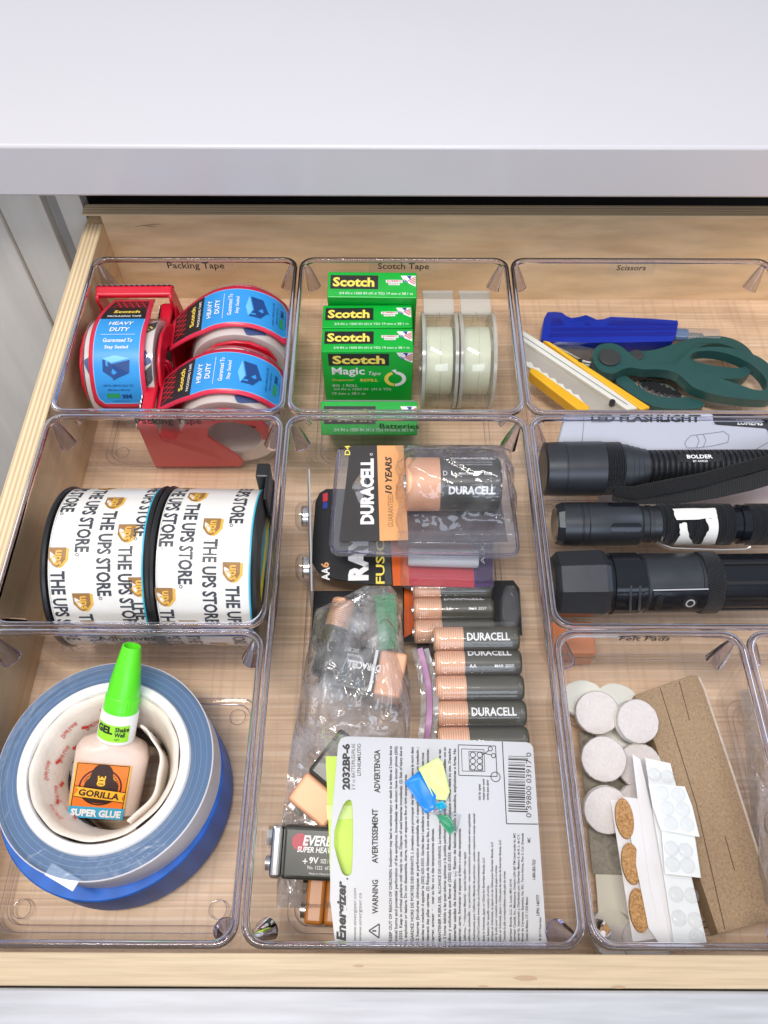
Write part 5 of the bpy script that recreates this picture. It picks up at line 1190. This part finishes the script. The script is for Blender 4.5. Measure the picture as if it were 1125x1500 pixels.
ink('lettering', 'white', [T('LUMENS', -.003, .0012, .0165, .0032, 0, .03)], flat, t, .0006)
t = thing('folded_paper', 'pale pink paper under the flashlights', 'paper', Matrix.Translation(P(1000, 722, .020)))
MB().grid(lambda a, b: (-.06 + .13 * a, -.02 + .045 * b, .004 * sin(a * 5) * b), 12, 6).build('sheet', 'pinkpaper', t, 60, solid=.0004)
t = thing('orange_box', 'small orange plastic box under the large flashlight', 'box', Matrix.Translation((0.118, 0.2055, .0145)))
MB().box(-.013, .013, -.010, .012, -.0095, .0095).build('box_body', 'terracotta', t, bevel=.0015)
MB().box(-.0132, .0132, -.0102, .0122, .0030, .0036).build('lid_seam', 'kerf', t)
# ------------------------------------------------------------------ adhesives bin
cb = P(189, 1166, 0.0060)
t = thing('masking_tape', 'blue masking tape roll lying on the bin floor', 'tape roll', Matrix.Translation((cb.x, cb.y, 0.0052)))
MB().lathe([(.0400, 0), (.0596, 0), (.0602, .0006), (.0602, .0352), (.0596, .0358), (.0400, .0358)], 96, 'z', ring=True).build('tape', 'bluetape', t, 40)
MB().lathe([(.0384, .0002), (.0402, .0002), (.0402, .0356), (.0384, .0356)], 72, 'z', ring=True).build('paper_core', 'core', t, 40)
cc = P(152, 1117, 0.0685)
MT = Matrix.Translation((cc.x, cc.y, .0415)) @ Matrix.Rotation(radians(1.0), 4, 'X')
t = thing('mounting_tape', 'translucent mounting tape roll with white core stacked on the blue roll', 'tape roll', MT)
tb_ = MB().lathe([(.0440, .0002), (.0556, .0002), (.0562, .0008), (.0562, .0240), (.0556, .0246)], 96, 'z', cap=False).build('liner_edge', 'mountside', t, 40)
MB().lathe([(.0440, .0246), (.0556, .0246)], 96, 'z', cap=False).build('wound_face', 'mounttop', t, 40)
MB().lathe([(.0440, .0170), (.0550, .0170)], 96, 'z', cap=False).build('wound_face', 'mountline', t, 40)
for r in (.0468, .0497, .0528):
    MB().lathe([(r, .02461), (r + .00012, .02463), (r + .0002, .02461)], 96, 'z', cap=False).build('winding_line', 'mountline', t, 40)
MB().lathe([(.0388, .0), (.0444, .0), (.0446, .0010), (.0446, .0255), (.0438, .0266), (.0415, .0270), (.0396, .0266), (.0388, .0250)], 96, 'z', ring=True).build('core_ring', 'corewhite', t, 40)
q_ = MT.inverted() @ P(92, 1285, .064)
MB().box(-.0085, .0085, -.0030, .0030, -.0002, .0010).build('tape_tab', 'white', t, bevel=.0003).matrix_local = Matrix.Translation(q_) @ Matrix.Rotation(-.45, 4, 'Z')
# coiled fastener strip inside the core
t = thing('fastener_strip', 'coiled cream fastener strip with red print inside the tape core', 'strip', Matrix.Translation((cc.x, cc.y, .0410)))
def coil(a0, a1, r0, r1, z0, z1, n=60):
    def g(b, a):
        an = a0 + (a1 - a0) * a; r = r0 + (r1 - r0) * a + .0006 * sin(an * 9)
        return (r * cos(an), r * sin(an), z0 + (z1 - z0) * b + .0012 * sin(an * 3))
    return MB().grid(g, 3, n)
prf = [(.0384, .0258), (.0376, .0266), (.0360, .0258), (.0345, .0215), (.0312, .0120), (.0285, .0040), (.0272, -.004)]
MB().loops([[((r + .0002 * sin(k * .9 + z * 400)) * cos(k * 2 * pi / 90), (r + .0002 * sin(k * .9 + z * 400)) * sin(k * 2 * pi / 90), z + .0006 * sin(k * .42)) for k in range(90)] for r, z in prf]).build('strip_coil', 'strip', t, 60)
coil(-1.05, 0.95, .0325, .0250, .004, .0240).build('strip_coil', 'strip', t, 60, solid=.0012)
coil(-0.75, 0.75, .0298, .0262, .001, .0195).build('strip_coil', 'strip', t, 60, solid=.0012)
coil(1.8, 4.4, .0285, .0270, -.030, -.001).build('strip_coil', 'darkstrip', t, 60, solid=.001)
coil(0.4, 1.8, .0285, .0270, -.030, .0010).build('strip_coil', 'darkstrip', t, 60, solid=.001)
def sm(u, v, off):
    fr = (v - .004) / .0175; r = .0285 + .0060 * fr - off; return (r * cos(u / .032), r * sin(u / .032), v)
ri = []
for k in range(7):
    u0 = (1.75 + .36 * k) * .032
    ri += [T('Dual Lock', u0, .0178 - .0075 * (k % 2), .0100, .0030, pi, .012), R(u0 + .0050, .0120 - .0060 * ((k + 1) % 2), .0036, .0018, .6)]
ink('lettering', 'redink', ri, sm, t, .0009, .002)
# glue bottle leaning back on the core
bA, bB = P(155, 1163, .0370), P(193, 946, .0960)
ax = (bB - bA)
mb_ = frame(bA, ax.cross(CAM - bA), CAM - bA)          # x across, y along bottle? fixed below
Yv = ax.normalized(); Zv = (CAM - bA); Zv = (Zv - Yv * Zv.dot(Yv)).normalized(); Xv = Yv.cross(Zv)
m = Matrix((Xv, Yv, Zv)).transposed().to_4x4(); m.translation = bA
Lb = ax.length
t = thing('glue_bottle', 'super glue bottle with bright green cone cap in the tape core', 'bottle', m)
k = Lb / 260.0                                            # metres per photo pixel along the bottle
def ring_(y, wx, wz, n=36, e=2.0):
    o = []
    for i in range(n):
        a = 2 * pi * i / n; c_, s_ = cos(a), sin(a)
        o.append((wx * (abs(c_) ** (2 / e)) * (1 if c_ > 0 else -1), y, wz * (abs(s_) ** (2 / e)) * (1 if s_ > 0 else -1)))
    return list(reversed(o))
MB().loops([ring_(y * k, wx * k, wz * k, e=e) for y, wx, wz, e in ((-22, 48, 24, 3.2), (-20, 55, 30, 3.6), (60, 57, 31, 3.6), (78, 57, 31, 3.2), (90, 51, 30, 2.8), (97, 39, 28, 2.2), (101, 30, 26, 2), (104, 28, 26, 2))], cap0=True, cap1=True).build('bottle_body', 'gluebody', t, 50)
MB().loops([ring_(y * k, r * k, r * k) for y, r in ((102, 27), (104, 29.5), (150, 29), (152, 27.5))], cap0=True, cap1=True).build('collar', 'gluewhite', t, 50)
MB().loops([ring_(y * k, r * k, r * k, 40) for y, r in ((148, 26.5), (176, 26), (178, 24.8))], cap0=True, cap1=True).build('cap_skirt', 'capsmooth', t, 50)
cap = MB().loops([ring_(y * k, r * k, r * k, 40) for y, r in ((178, 25), (200, 23.5), (258, 14.5), (260, 13.8), (260, 12), (250, 11.5))], cap0=True).build('cone_cap', 'capsmooth', t, 50)
for i in range(30):
    a = 2 * pi * i / 30
    MB().tube([(26.1 * k * cos(a), 149 * k, 26.1 * k * sin(a)), (25.9 * k * cos(a), 174 * k, 25.9 * k * sin(a))], .7 * k, 5).build('cap_rib', 'capsmooth', cap, 60)
    MB().tube([(24.7 * k * cos(a), 181 * k, 24.7 * k * sin(a)), (19.5 * k * cos(a), 226 * k, 19.5 * k * sin(a))], [.55 * k, .2 * k], 5).build('cap_rib', 'capsmooth', cap, 60)
fm = lambda u, v, off: (u * k * 1.0, v * k, 31.2 * k + off)
ink('label', 'glueyellow', [R(-10, 30, 84, 84)], fm, t, .0002)
ink('label', 'glueorange', [R(-10, 33, 76, 74)], fm, t, .0003)
ink('label_border', 'gluebrown', poly_ := [LN(-49, -5, -49, 71, 1.2), LN(-49, 71, 29, 71, 1.2), LN(29, 71, 29, -5, 1.2)], fm, t, .0004)
ink('label', 'glueblue', [R(-10, -14, 84, 20)], fm, t, .0004)
ink('emblem', 'gluebrown', [RG(-10, 32, 30, 32.5)], fm, t, .0005)
ink('emblem', 'capyel', [RG(-10, 36, 17, 22, .2, 2.9)], fm, t, .0005)
ink('emblem', 'gluebrown', [G(smooth_poly([(-26, 60), (-20, 70), (-10, 73), (0, 70), (6, 60), (6, 48), (16, 40), (18, 26), (14, 8), (-6, 2), (-30, 6), (-36, 24), (-34, 40), (-27, 48)], 2))], fm, t, .0006)
ink('emblem', 'glueyellow', [G(smooth_poly([(-17, 53), (-10, 50), (-3, 53), (-5, 44), (-3, 36), (-10, 33), (-17, 36), (-15, 44)], 1))], fm, t, .0007)
ink('emblem', 'gluebrown', [D(-13, 50, 1.4), D(-7, 50, 1.4), R(-10, 44, 6, 1.5), R(-10, 38, 8, 1.4)], fm, t, .0008)
ink('emblem', 'glueyellow', [G([(-48, 32), (-42, 26), (-48, 14), (30, 8), (25, 16), (30, 26)])], fm, t, .0009)
ink('emblem', 'gluebrown', poly_b := [LN(-48, 32, 30, 26, 1.2), LN(-48, 14, 30, 8, 1.2)], fm, t, .0010)
ink('lettering', 'gluebrown', [T('GORILLA', -10, 20, 62, 11.5, -.075, .03)], fm, t, .0011)
am = []
for i, ch_ in enumerate('INCREDIBLY'):
    a = 2.85 - i * .135; am.append(T(ch_, -10 + 26.5 * cos(a), 32 + 26.5 * sin(a), None, 3.6, a - pi / 2))
for i, ch_ in enumerate('STRONG'):
    a = 1.0 - i * .17; am.append(T(ch_, -10 + 26.5 * cos(a), 32 + 26.5 * sin(a), None, 3.6, a - pi / 2))
am.append(T('100% TOUGH', -10, 5, 30, 3.0))
ink('lettering', 'gluebrown', am, fm, t, .0005)
ink('lettering', 'white', [T('SUPER GLUE', -10, -14, 76, 13, 0, .05)], fm, t, .0008)
cm = lambda u, v, off: ((29.3 * k + off) * sin(u / 29.3), v * k, (29.3 * k + off) * cos(u / 29.3))
ink('label', 'capyel', [R(-8, 123, 56, 28)], cm, t, .0002, 3)
ink('lettering', 'ink', [T('GEL', -20, 128, 28, 13, 0, .05), T('Shake', 8, 131, 22, 8, 0, .03), T('Well', 5, 122, 16, 8, 0, .03), T('NET', 2, 114, 8, 3)], cm, t, .0004, 3)

# ------------------------------------------------------------------ felt pads bin
def disc(label, px, py, z, tilt, felt=True, r=.0124):
    c_ = P(px, py, z); n = Vector((tilt[0], tilt[1], 1)).normalized()
    t = thing('felt_pad', label, 'felt pad', frame(c_, (1, 0, -tilt[0]), n), 'round felt furniture pads')
    rp = random.Random(int(px * 7 + py))
    jr = [1 + rp.uniform(-.012, .012) for _ in range(48)]
    def lp(rad, zz): return [(rad * jr[i] * cos(2 * pi * i / 48), rad * jr[i] * sin(2 * pi * i / 48), zz) for i in range(48)]
    MB().loops([lp(r, -.0026), lp(r * 1.005, -.0024), lp(r * 1.005, -.0004), lp(r, 0)], cap0=True, cap1=True).build('backing', 'foam', t, 40)
    if felt:
        MB().loops([lp(r * .985, .0001), lp(r, .0006), lp(r, .0022), lp(r * .96, .0030)], cap0=True, cap1=True).build('felt_face', 'felt', t, 40)
    return t
disc('white foam side of a felt pad against the bin wall corner', 854, 1022, .026, (-.15, .25), False)
disc('white foam side of a felt pad next to the brown strip', 906, 1026, .024, (.05, .3), False)
disc('grey felt pad overlapping the white one in the bin corner', 874, 1044, .034, (-.12, -.30))
disc('grey felt pad touching the brown strip', 932, 1057, .037, (.12, -.25))
disc('grey felt pad in the middle of the left column', 884, 1112, .034, (-.18, -.25))
disc('grey felt pad half hidden by the bumper sheets', 936, 1122, .028, (-.10, -.3))
disc('white foam side of a felt pad under the grey pads', 905, 1082, .020, (.0, .0), False)
disc('grey felt pad beside the cork sheet', 888, 1186, .034, (-.10, -.36))
disc('grey felt pad mostly covered by the cork sheet', 934, 1182, .024, (.0, -.2))
disc('felt pad lying flat at the front wall of the bin', 897, 1368, .010, (.0, .0))
disc('felt pad under the bottom of the cork sheet', 945, 1382, .012, (.0, .1))
def flat_card(name, label, cat, z, pts, mat, part, th=.001, tilt=(0, 0)):
    cx_ = sum(p[0] for p in pts) / len(pts); cy_ = sum(p[1] for p in pts) / len(pts)
    m = frame(P(cx_, cy_, z), (1, 0, -tilt[0]), (tilt[0], tilt[1], 1)); f = onplane(m)
    t = thing(name, label, cat, m); slab([f(*p) for p in pts], -th, 0).build(part, mat, t, bevel=min(.0003, th * .3)); return t, f
flat_card('backing_sheet', 'olive grey backing card beneath the felt pads', 'card', .014, [(848, 1070), (960, 1090), (960, 1282), (868, 1280)], 'greyfelt', 'card', .0012)
flat_card('backing_sheet', 'pale cream card below the olive card', 'card', .013, [(872, 1276), (960, 1272), (962, 1362), (878, 1357)], 'creamcard', 'card', .0012)
# brown felt strip block
pts = [(930, 1018), (1012, 989), (1023, 990), (1031, 1010), (1078, 1150), (1140, 1345), (1052, 1368), (1000, 1210), (960, 1090)]
t, f = flat_card('felt_strip', 'stiff brown felt strip board with scored lines', 'felt strip', .027, pts, 'brownfelt', 'strip', .0100, (.06, 0.0))
MB().tube([(f(*p)[0] + .0004, f(*p)[1], -.0012) for p in [(1022, 991), (1031, 1010), (1078, 1150), (1140, 1345)]], .0013, 6).build('strip_edge', 'brownedge', t, 60)
for ln_ in ([(967, 1008), (988, 1075), (1020, 1178), (1062, 1362)], [(995, 998), (1010, 1055)], [(1062, 1225), (1076, 1275)]):
    MB().tube([(*f(*p), -.0001) for p in ln_], .0003, 5).build('score_line', 'kerf', t)
# cork oval sheet
t, f = flat_card('cork_sheet', 'white sheet with three cork ovals', 'sticker sheet', .038, [(893, 1163), (938, 1170), (972, 1374), (927, 1380)], 'paper', 'sheet', .0005, (-.1, -.05))
for (cx_, cy_, rx, ry, an) in ((914, 1200, 13, 30, -.16), (924, 1266, 14, 31, -.16), (935, 1334, 14, 33, -.14)):
    o = []
    for i in range(32):
        a = 2 * pi * i / 32; x = rx * cos(a); y = ry * sin(a)
        o.append(f(cx_ + x * cos(an) + y * sin(an) * -1, cy_ + x * sin(an) + y * cos(an)))
    slab(list(reversed(o)), .0001, .0028).build('cork_pad', 'cork', t, bevel=.0007)
# folded white liner and clear bumper sheets
t, f = flat_card('folded_liner', 'white folded paper liner between the cork and bumper sheets', 'paper', .042, [(912, 1167), (936, 1170), (955, 1250), (984, 1384), (967, 1384), (950, 1360)], 'paper', 'sheet', .0005, (-.25, -.02))
t, f = flat_card('folded_liner', 'long white liner under the bumper sheets', 'paper', .043, [(926, 1104), (938, 1112), (965, 1230), (985, 1320), (1030, 1384), (972, 1388), (952, 1300), (934, 1170)], 'paper', 'sheet', .0005, (-.10, -.02))
def bump_sheet(label, z, pts, dots, tilt=(.02, -.04)):
    t, f = flat_card('bumper_sheet', label, 'bumper sheet', z, pts, 'sheet', 'backing', .0004, tilt)
    for px, py in dots:
        c_ = f(px, py)
        MB().lathe([(.0037, .0001), (.0037, .0005), (.0031, .0012), (.0018, .0016), (.0003, .0017)], 24, 'z', c=(c_[0], c_[1], 0)).build('bumper', 'bumper', t, 50)
    t['group'] = 'clear bumper sheets'
bump_sheet('long clear bumper sheet lying lowest on the white liner', .0455, [(945, 1110), (982, 1118), (998, 1180), (1012, 1280), (1036, 1383), (988, 1386), (975, 1300), (958, 1200)], [(958, 1135), (977, 1138), (990, 1310), (1013, 1312), (994, 1345), (1018, 1348), (1020, 1372)])
bump_sheet('clear bumper sheet with ragged end in the middle of the stack', .0480, [(968, 1205), (1016, 1212), (1027, 1286), (974, 1280)], [(983, 1243), (1004, 1246), (985, 1266), (1007, 1268)])
bump_sheet('topmost clear bumper sheet with curled corner', .0505, [(950, 1148), (1003, 1152), (1014, 1180), (1025, 1226), (968, 1216), (956, 1180)], [(970, 1162), (993, 1164), (977, 1184), (1000, 1186), (982, 1206), (1006, 1208)])
# crumpled film in the last bin
t = thing('plastic_bag', 'crumpled clear plastic bag in the bin beside the felt pads', 'bag')
def pbag(top):
    import mathutils
    def g(a, b):
        px = 1062 + 130 * a + 30 * b; py = 1010 + 340 * b
        e = (min(1, min(a, 1 - a) * 5) * min(1, min(b, 1 - b) * 5)) ** .6
        n = mathutils.noise.noise(Vector((a * 5, b * 8, 9))) * .008 + mathutils.noise.noise(Vector((a * 13, b * 19, 2))) * .004
        return P(px + 22, py, .014 + (.034 * e + n * (.3 + e) if top else -.004))
    return MB().grid(g, 30, 50)
pbag(True).build('film', 'film', t, 80); pbag(False).build('film', 'film', t, 80)
